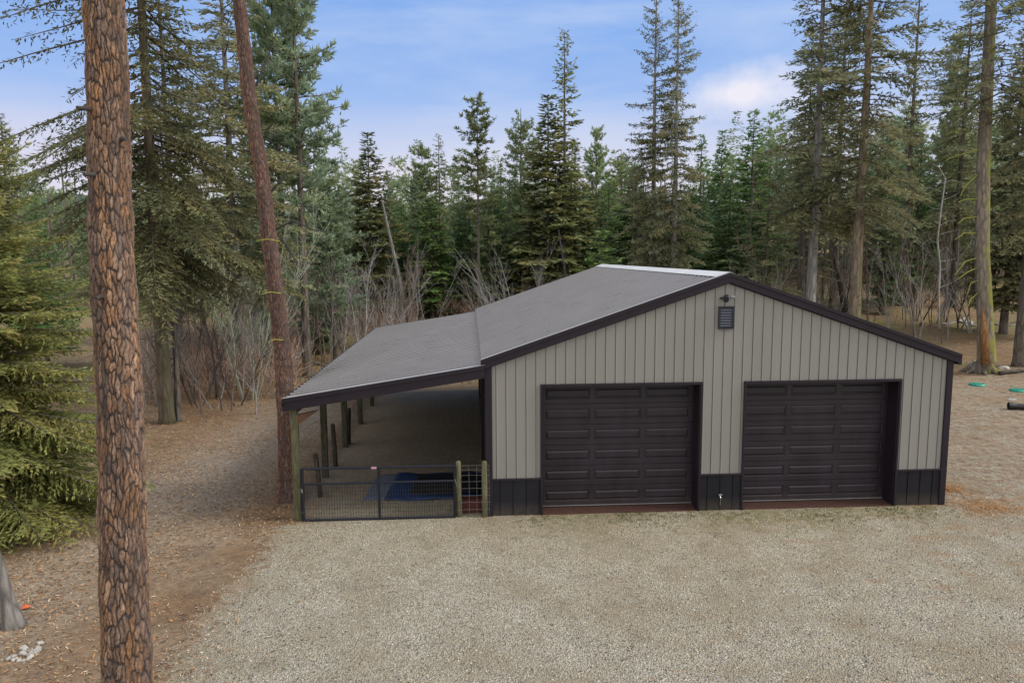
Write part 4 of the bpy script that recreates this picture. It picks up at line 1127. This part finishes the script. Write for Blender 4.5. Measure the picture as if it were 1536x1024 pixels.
# ------------------------------------------------------------------ trees round the garage (column, distance, top row, variant)
TREES = [
    # left side, behind the two pines
    ('fir_h', 352, 33, -170, 1.25, 'tall sparse fir showing sky through its thin crown, right of the tall dark drooping fir'),
    ('fir_d', 262, 36, -110, 1.1, 'thin-topped fir half hidden behind the tall dark drooping fir'),
    ('pine_b', 424, 38, -60, 1.05, 'tall blue-green pine directly right of the leaning reddish trunk'),
    ('pine_a', 455, 36, -120, 1.0, 'right one of the tall pine pair beside the leaning reddish trunk'),
    ('pine_b', 498, 40, 238, 1.2, 'short pale green pine with low tufted boughs above the lean-to roof'),
    ('fir_f', 470, 44, 330, 1.3, 'low bushy blue-green fir between the leaning trunk and the lean-to roof'),
    ('fir_c', 488, 60, 232, 1.1, 'narrow young fir with a pointed top, right of the tall pine pair'),
    ('fir_i', 60, 38, 300, 1.5, 'olive fir behind the huge trunk on the left, low under the open sky'),
    ('pine_d', 150, 45, 320, 1.3, 'fir seen low behind the huge pine trunk'),
    ('fir_e', 20, 42, 180, .9, 'drooping fir standing far back at the left edge of the photo'),
    ('pine_d', 300, 46, 300, 1.3, 'dull green fir behind the pale lichen shrub'),
    ('fir_b', 395, 50, 330, 1.2, 'dense fir low behind the leaning reddish trunk'),
    # middle, behind the lean-to and the roof
    ('fir_b', 557, 54, 203, 1.6, 'broad dark green fir behind the leaning bare snag'),
    ('fir_i', 604, 58, 300, 1.6, 'dark fir just right of the leaning bare snag, lower than its neighbours'),
    ('pine_b', 636, 62, 222, 1.15, 'slim pine, the left one of a close pair of pointed tops'),
    ('fir_d', 661, 62, 206, 1.15, 'slim fir, the right one of a close pair of pointed tops'),
    ('pine_d', 690, 66, 300, 1.5, 'blue-green fir behind the tall pine with the long bare trunk'),
    ('pine_c', 718, 56, 146, 1.35, 'tall pine with a long bare trunk and small dark tufted top above the roof'),
    ('pine_d', 782, 66, 168, 1.2, 'grey-green pine left of the tallest dark spire behind the roof'),
    ('fir_i', 752, 62, 245, 1.3, 'mid-green fir between two taller pines behind the roof'),
    ('fir_d', 846, 57, 58, 1.15, 'tallest dark fir spire behind the roof ridge, its top bent and ragged'),
    ('fir_b', 822, 58, 150, 1.7, 'broad dark fir merged with the foot of the tallest dark spire'),
    ('fir_i', 862, 60, 215, 1.6, 'dense dark fir filling in right of the tallest dark spire'),
    ('fir_c', 901, 40, 348, 2.3, 'small bright green young fir peeping over the roof ridge'),
    ('pine_b', 893, 72, 196, 0.9, 'slender light green pine right of the tallest dark spire'),
    ('pine_d', 930, 66, 228, 1.5, 'light green fir left of the tall twin firs'),
    ('fir_h', 978, 50, -14, .8, 'left one of the tall twin firs behind the garage gable'),
    ('fir_h', 1010, 49, -24, .8, 'right one of the tall twin firs behind the garage gable'),
    ('fir_f', 952, 60, 250, 1.6, 'blue-green fir low at the foot of the tall twin firs, on their left'),
    ('fir_i', 1048, 62, 210, 1.5, 'blue-green fir just right of the tall twin firs'),
    ('fir_b', 1078, 66, 200, 1.3, 'pointed green fir under the white cloud'),
    ('fir_b', 1124, 60, 172, 1.3, 'drooping-topped fir left of the pale-trunked fir'),
    ('fir_i', 585, 62, 262, 1.6, 'green fir filling in behind the top of the leaning snag'),
    ('fir_f', 648, 57, 292, 1.8, 'low full fir in front of the close pair of pointed tops'),
    ('fir_i', 705, 59, 275, 1.7, 'full green fir at the foot of the tall bare-trunked pine, on its left'),
    ('fir_f', 742, 58, 290, 1.6, 'full green fir at the foot of the tall bare-trunked pine, on its right'),
    ('fir_i', 912, 60, 262, 1.6, 'bushy mid-green fir directly behind the small bright green young fir'),
    ('fir_f', 1092, 56, 262, 1.6, 'full mid-green fir low under the white cloud'),
    ('fir_i', 520, 58, 285, 1.6, 'yellow-green fir left of the broad dark green fir'),
    # right side
    ('fir_g', 1150, 44, 250, 1.6, 'low olive-brown fir above the right slope of the roof'),
    ('fir_g', 1218, 45, -150, 1.5, 'large olive fir with a pale grey trunk behind the right slope of the roof'),
    ('fir_g', 1286, 42, -220, 1.35, 'large fir with a brown mossy trunk, right of the pale-trunked fir'),
    ('fir_d', 1205, 52, 60, 1.3, 'olive fir with a straight brown trunk just left of the pale-trunked fir'),
    ('fir_g', 1252, 55, -20, 1.4, 'fir filling the gap between the pale trunk and the brown mossy trunk'),
    ('fir_d', 1356, 58, -40, .55, 'very slender sparse fir in the sky gap left of the mossy trunk'),
    ('fir_f', 1325, 56, 190, 1.0, 'green fir behind the bare saplings right of the garage'),
    ('fir_i', 1372, 60, 210, 1.0, 'dark green fir behind the bent white sapling'),
    ('fir_g', 1432, 58, 20, 1.5, 'tall full fir directly left of the mossy trunk'),
    ('pine_b', 1418, 66, 60, .8, 'grey-green pine behind the full fir left of the mossy trunk'),
    ('fir_g', 1540, 38, -120, 1.2, 'dark drooping fir at the right edge of the photo'),
    ('fir_b', 1512, 48, 60, 1.0, 'dense fir behind the mossy trunk on its right'),
    ('pine_d', 1462, 66, 190, 1.0, 'fir partly hidden behind the mossy trunk'),
    ('fir_e', 1570, 46, 20, 1.1, 'drooping fir just past the right edge of the clearing'),
]
olive = {'crown': MT['fir_olive']}; dark_ = {'crown': MT['fir_dark']}
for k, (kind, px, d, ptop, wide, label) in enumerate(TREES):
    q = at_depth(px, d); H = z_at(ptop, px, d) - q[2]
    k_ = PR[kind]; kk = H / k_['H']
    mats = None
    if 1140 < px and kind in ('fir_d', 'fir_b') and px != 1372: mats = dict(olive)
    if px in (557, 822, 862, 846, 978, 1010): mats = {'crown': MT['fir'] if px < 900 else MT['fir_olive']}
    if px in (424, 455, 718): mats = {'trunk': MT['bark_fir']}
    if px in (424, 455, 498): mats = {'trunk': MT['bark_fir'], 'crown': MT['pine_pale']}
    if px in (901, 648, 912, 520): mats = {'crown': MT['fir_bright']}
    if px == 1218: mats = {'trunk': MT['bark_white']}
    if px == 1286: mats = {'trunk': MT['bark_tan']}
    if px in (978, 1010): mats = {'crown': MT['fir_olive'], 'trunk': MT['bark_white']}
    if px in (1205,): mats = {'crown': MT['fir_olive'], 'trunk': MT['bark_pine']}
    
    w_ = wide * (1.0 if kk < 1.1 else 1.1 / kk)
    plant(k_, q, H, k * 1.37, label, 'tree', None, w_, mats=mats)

# dark hidden depth: the rest of the wood, far off, reads as one mass
def far_wood():
    rng = np.random.default_rng(77); Vs = []; Fs = []; Cs = []; off = 0
    protos = [fir_crown(61, 15, .6, 2.7, 130, leaf=(.46, .16), spacing=.26, step=.24, wood=True, gap=.15),
              fir_crown(62, 18, 1.5, 2.4, 140, leaf=(.44, .15), spacing=.26, step=.24, wood=True, gap=.25),
              pine_crown(63, 17, 3, 2.4, 80, per=11, tuft=(.42, .11)),
              fir_crown(64, 14, 1., 3.2, 120, leaf=(.42, .14), spacing=.28, step=.24, p=1., top_up=.9, lo_up=.05, droop=.12, gap=.3),
              pine_crown(65, 15, 4, 3.0, 70, per=12, tuft=(.38, .10), p=.8)]
    for row, (d, n) in enumerate(((60, 56), (68, 66), (78, 70), (92, 66), (110, 56))):
        for i in range(n):
            px = -420 + (i + rng.random()) / n * 2400
            dd = d + rng.normal() * 3 + (15 if px > 1090 and row < 2 else 0)
            q = at_depth(px, dd)
            V, F, C, _ = protos[rng.integers(0, 5)]
            # crown tops follow the skyline of the photograph's wood
            H = rng.uniform(10.0, 16) + (1.5 if px > 1100 else 0) + (d - 64) * .025
            if px < 480: H *= .9
            H = min(H, z_at(225 + 70 * rng.random() - (70 if px > 1090 else 0), 768, dd) - q[2]) if px < 1090 else min(H + 3, z_at(150 + 90 * rng.random(), 768, dd) - q[2]); s = H / 16; th = rng.uniform(0, 6.28); c, sn = math.cos(th), math.sin(th); wd = s * rng.uniform(1.1, 1.7)
            X = (V[:, 0] * c - V[:, 1] * sn) * wd + q[0]; Y = (V[:, 0] * sn + V[:, 1] * c) * wd + q[1]; Z = V[:, 2] * s + q[2]
            Cc = C.copy(); Cc[:, 0] = np.clip(Cc[:, 0] * rng.uniform(.7, 1.15), 0, 1); Cc[:, 1] = np.clip(Cc[:, 1] * .5 + rng.random() * .6, 0, 1)
            Vs.append(np.stack([X, Y, Z], 1)); Fs.append(F + off); Cs.append(Cc); off += len(V)
    m = leaf_mat('far_needles', (.055, .082, .048), (.155, .215, .120), (.26, .27, .13), rnd=0.)
    o = link('far_wood', np_mesh('far_wood', np.concatenate(Vs), np.concatenate(Fs), m, np.concatenate(Cs)))
    tag(o, 'mass of small conifers closing the view far behind the clearing', 'wood', kind='stuff')
    # their trunks
    rng = random.Random(9); mb = MB()
    for i in range(260):
        q = at_depth(rng.uniform(-400, 1950), rng.uniform(58, 110)); h = rng.uniform(7, 12)
        mb.tube([tuple(q), (q[0] + rng.uniform(-.3, .3), q[1], q[2] + h)], [.14, .06], 5, False)
    o = mb.build('far_stems', MT['bark_fir']); tag(o, 'countless thin trunks standing in the far wood', 'wood', kind='stuff')


far_wood()

# wooded rise that closes the horizon
def hill():
    xs = np.linspace(-420, 420, 120); ys = np.linspace(0, 200, 24); X, Y = np.meshgrid(xs, ys)
    Z = 12 + 22 * smooth01(Y, 0, 160) + 3 * np.sin(X * .03) + 2 * np.sin(X * .11 + Y * .05) - 6
    m, nt, b = new_mat('wooded_hill')
    tc = N(nt, 'ShaderNodeNewGeometry').outputs['Position']; n1 = noise_tex(nt, mapping(nt, tc, (1, 1, .4)), .35, 8, .75)
    nt.links.new(ramp(nt, n1, [(.3, (.02, .032, .022)), (.7, (.07, .10, .06))]), b.inputs['Base Color']); b.inputs['Roughness'].default_value = 1
    i = np.arange(X.size).reshape(X.shape); F = np.stack([i[:-1, :-1].ravel(), i[:-1, 1:].ravel(), i[1:, 1:].ravel(), i[1:, :-1].ravel()], 1)
    o = link('hill', np_mesh('hill', np.stack([X.ravel(), Y.ravel() + 150, Z.ravel()], 1), F, m, None, True)); o['kind'] = 'structure'


hill()

# ------------------------------------------------------------------ bare saplings and shrubs
def sapling(seed, H, r0, spread=.35, fork=3, kids=9, depth=2, up=.9, n_main=1, mat=None, name='bare_sapling', sides=4):
    rng = random.Random(seed); mb = MB()

    def grow(p, d, l, r, lev):
        pts = [p]; n = 5 if lev == 0 else 3; q = p.copy(); dd = d.copy()
        for i in range(n):
            dd = (dd + Vector((rng.gauss(0, .11), rng.gauss(0, .11), rng.gauss(.04, .05)))).normalized(); q = q + dd * l / n; pts.append(q.copy())
        rads = [max(.003, r * (1 - .82 * i / n)) for i in range(n + 1)]
        mb.tube(pts, rads, sides if lev == 0 else 3, False)
        if lev >= depth: return
        for k in range(kids if lev == 0 else max(3, kids // 2)):
            t = rng.uniform(.22 if lev == 0 else .15, .97); i = min(n - 1, int(t * n)); b_ = pts[i].lerp(pts[i + 1], t * n - i)
            a = rng.uniform(0, 2 * PI); out = Vector((math.cos(a), math.sin(a), 0)); nd = (dd * up + out * rng.uniform(.3, .9) + Vector((0, 0, .15))).normalized()
            grow(b_, nd, l * rng.uniform(.22, .48) * (1 - .45 * t), max(.004, rads[i] * .55), lev + 1)
    for m_ in range(n_main):
        a = rng.uniform(0, 6.28); o_ = Vector((math.cos(a), math.sin(a), 0)) * (.06 * n_main)
        grow(Vector((0, 0, -.1)) + o_, Vector((math.cos(a) * spread * (n_main > 1), math.sin(a) * spread * (n_main > 1), 1)).normalized(), H * rng.uniform(.75, 1.), r0, 0)
    me = bpy.data.meshes.new(name); me.from_pydata(mb.v, [], mb.f); me.update(); me.materials.append(mat or MT['twig'])
    return me


SP = [sapling(s, 6, .044, kids=k, depth=2, n_main=n) for s, k, n in ((1, 14, 1), (2, 12, 2), (3, 11, 3), (4, 16, 1), (5, 10, 3))]


def put_sap(px, d, ptop, label, kind, mat=None, group=None, name='bare_sapling', cat='sapling', wide=1., tilt=0.):
    q = at_depth(px, d, -.02); o = link(name, SP[kind], None, tuple(q)); h = z_at(ptop, px, d) - q[2]; s = h / 6
    o.scale = (s * wide, s * wide, s); o.rotation_euler = (0, tilt, px * 1.7)
    if mat: o.material_slots[0].link = 'OBJECT'; o.material_slots[0].material = mat
    return tag(o, label, cat, group)


# pale lichen shrub
q = at_depth(366, 30)
lch = link('lichen_shrub', sapling(50, 7.4, .05, spread=.28, kids=20, depth=2, n_main=5, mat=MT['lichen'], name='lichen_shrub'), None, tuple(q)); tag(lch, 'pale grey-green lichen-covered bare tree left of the leaning reddish trunk', 'shrub')
lch.scale = (.9, .9, 1.12)
rng = random.Random(21)
GL = 'bare grey saplings in the leafless thicket on the left'
for k in range(70):
    px = rng.uniform(205, 420); d = rng.uniform(27, 40)
    put_sap(px, d, rng.uniform(370, 500), 'thin bare grey sapling in the leafless thicket left of the leaning reddish trunk', (0, 3, 1, 3, 0)[k % 5], rng.choice((MT['twig'], MT['twig'], MT['twig_dead'], MT['twig_brown'])), GL)
put_sap(311, 28.2, 470, 'bare forked sapling standing nearest at the edge of the pale track', 1, MT['twig'], None)
GM = 'bare saplings standing behind the lean-to roof'
for k in range(36):
    px = rng.uniform(445, 625); d = rng.uniform(36, 52)
    put_sap(px, d, rng.uniform(350, 430), 'thin bare sapling in front of the dark firs behind the lean-to roof', (0, 3, 1, 0, 4)[k % 5], rng.choice((MT['twig'], MT['twig'], MT['twig_brown'])), GM)
put_sap(545, 40, 365, 'pale white-stemmed bare sapling rising from the outer edge of the lean-to roof', 0, MT['birch'])
put_sap(572, 46, 375, 'pale forked bare sapling left of the leaning snag', 2, MT['birch'])
put_sap(645, 52, 365, 'grey bare sapling pair on the dry grass above the lean-to roof', 1, MT['twig'])
GR = 'bare shrubs over the left slope of the main roof'
for k, (px, t) in enumerate(((738, 370), (765, 362), (788, 355), (805, 368), (750, 385), (775, 375), (828, 385), (850, 378))):
    put_sap(px, 38 + 3 * (k % 3), t, 'bare many-stemmed shrub seen over the left slope of the main roof', (2, 4, 1)[k % 3], MT['twig'] if k % 3 else MT['twig_brown'], GR)
put_sap(783, 40, 350, 'whitest bare shrub over the left slope of the main roof', 4, MT['birch'])
GG = 'bare saplings in the open wood right of the garage'
for k in range(56):
    px = rng.uniform(1110, 1535); d = rng.uniform(44, 62)
    put_sap(px, d, rng.uniform(290, 405), 'thin bare sapling in the open wood behind the right side of the garage', (0, 3, 1, 0, 4)[k % 5], rng.choice((MT['twig'], MT['twig_brown'], MT['twig_brown'], MT['twig_dead'])), GG)
for k, (px, t) in enumerate(((1118, 372), (1136, 362), (1150, 385))):
    put_sap(px, 42, t, 'pale bare shrub just behind the right slope of the roof, near the ridge', (4, 2, 1)[k], MT['twig'], 'pale bare shrubs near the ridge')
put_sap(1338, 48, 320, 'white bare sapling with a dark swollen foot, in the open wood', 0, MT['birch'])
put_sap(1386, 46, 330, 'cluster of white bare stems left of the bent white sapling', 4, MT['birch'])
# bent white sapling
d = 44; q = at_depth(1410, d); e = empty('bent_sapling', q, 0, 'white bent bare sapling with its top curled over, before the dark firs', 'sapling')
def rel(px, py): p = CAM + ray(px, py) * d; return (p[0] - q[0], p[1] - q[1], p[2] - q[2])
mb = MB(); mb.tube([rel(1409, 492), rel(1408, 440), rel(1410, 400), rel(1406, 360), rel(1412, 310), rel(1418, 268), rel(1408, 250), rel(1397, 246)], [.07, .065, .06, .055, .05, .04, .025, .01], 6); mb.build('trunk', MT['birch'], e, smooth=True)
for k in range(14):
    py = 262 + k * 13; x0 = np.interp(py, [250, 310, 360, 400], [1412, 1412, 1406, 1410]); sg = rng.choice((-1, 1)); l = rng.uniform(12, 34)
    s_ = MB(); s_.tube([rel(x0, py), rel(x0 + sg * l * .5, py - rng.uniform(0, 10)), rel(x0 + sg * l, py + rng.uniform(-14, 6))], [.018, .012, .004], 4); s_.build('branch', MT['birch'], e)
# leaning snags
def snag(px0, py0, px1, py1, d, r, label, mat, name='dead_snag'):
    q = at_depth(px0, d); b_ = CAM + ray(px1, py1) * d; v = b_ - q; rng = random.Random(px0)
    e = empty(name, q, 0, label, 'dead tree'); mb = MB(); mb.tube([(0, 0, -.2), (v[0] * .5 + .06, v[1] * .5, v[2] * .5), tuple(v)], [r * 1.3, r, r * .45], 8); mb.build('trunk', mat, e, smooth=True)
    for k in range(5):
        t = rng.uniform(.3, .95); p = v * t; a = rng.uniform(0, 6); s_ = MB(); s_.tube([tuple(p), (p[0] + .5 * math.cos(a), p[1] + .5 * math.sin(a), p[2] + rng.uniform(-.1, .3))], [.02, .006], 4); s_.build('branch', mat, e)


snag(613, 480, 573, 300, 49, .12, 'bare brown snag leaning left in front of the dark firs', MT['bark_pale'])
snag(1276, 446, 1250, 380, 52, .22, 'dark leaning dead trunk between the pale trunk and the brown mossy trunk', MT['twig_dead'])
snag(862, 410, 838, 345, 46, .09, 'leaning brown dead stem just over the main roof', MT['twig_dead'])
snag(1203, 458, 1203, 300, 47, .22, 'straight brown branchless trunk left of the pale-trunked fir', MT['bark_fir'])

# ------------------------------------------------------------------ undergrowth, litter, needles, pebbles (uncountable)
def scatter_quads(name, P, L, Wd, C, mat, label, cat, seed, lift=.02, tiltz=.25):
    rng = np.random.default_rng(seed); n = len(P); th = rng.uniform(0, 2 * PI, n)
    D = np.stack([np.cos(th), np.sin(th), rng.normal(0, tiltz, n)], 1); P = P + np.array([0, 0, 1.]) * lift * rng.random((n, 1))
    V, F, Cc = diamonds(P, D, L, Wd, C, rng, .85)
    o = link(name, np_mesh(name, V, F, mat, Cc)); return tag(o, label, cat, kind='stuff')


def field(n, x0, x1, y0, y1, seed, keep):
    rng = np.random.default_rng(seed); X = rng.uniform(x0, x1, n); Y = rng.uniform(y0, y1, n); k = keep(X, Y, rng); X, Y = X[k], Y[k]
    return np.stack([X, Y, height(X, Y)], 1)


def palette(n, cols, seed, var=.25):
    rng = np.random.default_rng(seed); cols = np.array(cols); c = cols[rng.integers(0, len(cols), n)] * rng.uniform(1 - var, 1 + var, (n, 1))
    return np.concatenate([np.clip(c, 0, 1), np.ones((n, 1))], 1)


def clump(X, Y, s, seed): return fbm(X, Y, s, seed)


P = field(420000, -17, -3.2, -13, 30, 1, lambda X, Y, r: (r.random(len(X)) < np.clip(.5 + .9 * clump(X, Y, .8, 7), .05, 1)) & (r.random(len(X)) < 1 - .93 * gravel_mask(X, Y)) & ~((X > -4.6) & (Y > 0)) & (r.random(len(X)) < np.clip(1.3 - (Y + 13) / 50, .25, 1)))
n = len(P); rg = np.random.default_rng(2)
scatter_quads('leaf_litter', P, rg.uniform(.04, .13, n), rg.uniform(.006, .024, n), palette(n, ((.30, .17, .085), (.44, .28, .14), (.13, .08, .05), (.55, .42, .27), (.44, .21, .08), (.07, .045, .03), (.24, .14, .075)), 3, .35), MT['litter'], 'brown leaf and needle litter covering the ground left of the lean-to', 'leaf litter', 4, .03)
P = field(60000, -30, 60, 19, 62, 5, lambda X, Y, r: r.random(len(X)) < np.clip(.35 + .9 * clump(X, Y, .5, 8), .03, 1))
n = len(P)
scatter_quads('forest_litter', P, rg.uniform(.08, .22, n), rg.uniform(.03, .08, n), palette(n, ((.30, .20, .12), (.38, .26, .15), (.15, .10, .06), (.50, .40, .28), (.34, .18, .10), (.20, .21, .09)), 6), MT['litter'], 'rusty brown litter and dry stems over the forest floor behind the garage', 'leaf litter', 7, .06, .5)
P = field(60000, -4.6, 26, -12, 18, 9, lambda X, Y, r: (gravel_mask(X, Y) > .5) & (r.random(len(X)) < np.clip(.10 + .7 * clump(X, Y, .45, 11) + .02 * X, .02, 1)) & ~((X > -4.5) & (X < 11) & (Y > -.1)))
n = len(P)
scatter_quads('pine_needles', P, rg.uniform(.05, .13, n), rg.uniform(.006, .014, n), palette(n, ((.36, .19, .08), (.30, .17, .08), (.22, .14, .08), (.42, .28, .14)), 10), MT['litter'], 'orange dry pine needles scattered over the gravel', 'pine needles', 11, .015, .08)
P = field(60000, 11, 30, -10, 21, 51, lambda X, Y, r: r.random(len(X)) < np.clip(.35 + .8 * clump(X, Y, .6, 13), .06, 1) * np.clip(.25 + .06 * (Y + 10), 0, 1))
n = len(P)
scatter_quads('yard_litter', P, rg.uniform(.04, .12, n), rg.uniform(.010, .04, n), palette(n, ((.30, .20, .12), (.42, .31, .20), (.16, .11, .07), (.52, .44, .33), (.36, .19, .09)), 52), MT['litter'], 'tan and brown litter over the gravel right of the garage', 'leaf litter', 53, .02)
# dense rusty drift at the right front corner
rg2 = np.random.default_rng(13); n = 2600
X = np.concatenate([rg2.normal(11.9, .55, n // 2), rg2.normal(11.6, .35, n // 2)]); Y = np.concatenate([rg2.normal(-.35, .30, n // 2), rg2.normal(1.1, .22, n // 2)])
k = X > 11.03; P = np.stack([X[k], Y[k], height(X[k], Y[k])], 1); n = len(P)
scatter_quads('needle_drift', P, rg2.uniform(.08, .17, n), rg2.uniform(.008, .018, n), palette(n, ((.42, .20, .07), (.33, .16, .06), (.48, .27, .11)), 14), MT['litter'], 'drift of rusty pine needles at the right front corner of the garage', 'pine needles', 15, .05, .15)


def grass(name, P, hgt, cols, label, seed, per=7):
    rng = np.random.default_rng(seed); n = len(P); rep = np.repeat(np.arange(n), per); m = len(rep)
    Q = P[rep] + np.concatenate([rng.normal(0, .035, (m, 2)), np.zeros((m, 1))], 1); D = np.concatenate([rng.normal(0, .45, (m, 2)), np.ones((m, 1))], 1)
    V, F, C = diamonds(Q, D, hgt * rng.uniform(.5, 1.2, m), .012 * rng.uniform(.7, 1.6, m) * (hgt / .08) ** .5, palette(m, cols, seed + 1), rng, 0)
    o = link(name, np_mesh(name, V, F, MT['litter'], C)); return tag(o, label, 'grass', kind='stuff')


P = field(5200, .5, 12, -1.8, -.08, 17, lambda X, Y, r: r.random(len(X)) < np.clip(1.2 * clump(X, Y, 1.1, 3) + .18, 0, 1) * np.exp(-((Y + .35) / .65) ** 2))
grass('grass', P, .045, ((.12, .13, .04), (.20, .19, .08), (.09, .11, .03)), 'thin olive grass growing in the gravel along the garage doors', 18)
P = field(30000, -10, 60, 20, 72, 19, lambda X, Y, r: r.random(len(X)) < np.clip(1.1 * clump(X, Y, .22, 2) + .12, 0, 1))
grass('forest_grass', P, .16, ((.19, .20, .07), (.30, .27, .12), (.38, .32, .18), (.15, .17, .06)), 'patchy dry and mossy grass on the slope behind the garage', 20, 9)
P = field(1800, -15, -4.2, -12, 14, 23, lambda X, Y, r: (r.random(len(X)) < np.clip(1.2 * clump(X, Y, .9, 6) - .25, 0, 1)))
grass('grass_tuft', P, .06, ((.13, .16, .04), (.22, .21, .08)), 'small green grass tufts in the litter left of the lean-to', 24)
P = field(5000, -12, 12, 17, 50, 27, lambda X, Y, r: r.random(len(X)) < np.clip(.9 * clump(X, Y, .4, 12) + .45, 0, 1))
grass('dry_grass', P, .28, ((.34, .26, .13), (.42, .33, .18), (.26, .19, .10)), 'straw-coloured dry grass behind the garage and lean-to', 28, 8)

# pebbles
P = field(52000, -6.5, 13, -11.5, -.2, 31, lambda X, Y, r: (gravel_mask(X, Y) > .3) & (r.random(len(X)) < np.clip(1.1 - (Y + 11.5) / 14, .25, 1)))
n = len(P); rg = np.random.default_rng(33); s = rg.uniform(.008, .019, n)[:, None, None]
oct_ = np.array([(1, 0, 0), (0, 1, 0), (-1, 0, 0), (0, -1, 0), (0, 0, .7), (0, 0, -.3)], float)[None] * (1 + rg.normal(0, .25, (n, 6, 1)))
th = rg.uniform(0, 6.28, n); c_, s_n = np.cos(th)[:, None], np.sin(th)[:, None]
V = np.stack([oct_[..., 0] * c_ - oct_[..., 1] * s_n, oct_[..., 0] * s_n + oct_[..., 1] * c_, oct_[..., 2]], 2) * s + P[:, None] + np.array([0, 0, .004])
tri = np.array([(0, 1, 4), (1, 2, 4), (2, 3, 4), (3, 0, 4)]); F = (tri[None] + (np.arange(n) * 6)[:, None, None]).reshape(-1, 3)
Cc = np.repeat(palette(n, ((.44, .41, .31), (.28, .25, .18), (.55, .52, .42), (.15, .13, .10), (.38, .31, .20), (.33, .33, .31), (.10, .09, .07)), 34), 6, 0)
o = link('gravel', np_mesh('gravel', V.reshape(-1, 3), F, MT['pebble'], Cc)); tag(o, 'loose pale gravel stones on the yard in front of the garage', 'gravel', kind='stuff')

# brown brush: thin leafless stems at the foot of the wood
def brush(name, spots, n_per, h, label, mat, seed):
    rng = np.random.default_rng(seed); Ps = []; Ds = []; Ls = []
    for (px0, px1, d0, d1, n) in spots:
        for i in range(n):
            q = at_depth(rng.uniform(px0, px1), rng.uniform(d0, d1)); m = n_per
            Ps.append(q + np.concatenate([rng.normal(0, .35, (m, 2)), rng.uniform(0, h * .6, (m, 1))], 1)); Ds.append(np.concatenate([rng.normal(0, .5, (m, 2)), np.abs(rng.normal(.7, .4, (m, 1)))], 1)); Ls.append(rng.uniform(.3, 1, m) * h * .6)
    P = np.concatenate(Ps); D = np.concatenate(Ds); Lh = np.concatenate(Ls); m = len(P)
    V, F, C = diamonds(P, D, Lh, np.full(m, .022), palette(m, ((.30, .20, .15), (.40, .30, .24), (.20, .14, .11), (.48, .40, .33), (.42, .23, .14)), seed), rng, 0)
    o = link(name, np_mesh(name, V, F, mat, C)); return tag(o, label, 'undergrowth', kind='stuff')


brush('undergrowth', [(190, 440, 30, 44, 230), (440, 620, 44, 58, 130)], 60, 2.4, 'leafless brown undergrowth at the edge of the wood left of the lean-to', MT['litter'], 41)
brush('low_brush', [(700, 900, 44, 60, 80), (1110, 1540, 68, 84, 240), (640, 760, 55, 66, 60)], 50, 2.0, 'leafless reddish brown brush under the firs behind the garage', MT['litter'], 43)
scene.view_settings.view_transform = 'Standard'; scene.view_settings.look = 'None'; scene.view_settings.exposure = 0
scene.cycles.max_bounces = 4; scene.cycles.diffuse_bounces = 3; scene.cycles.transparent_max_bounces = 4
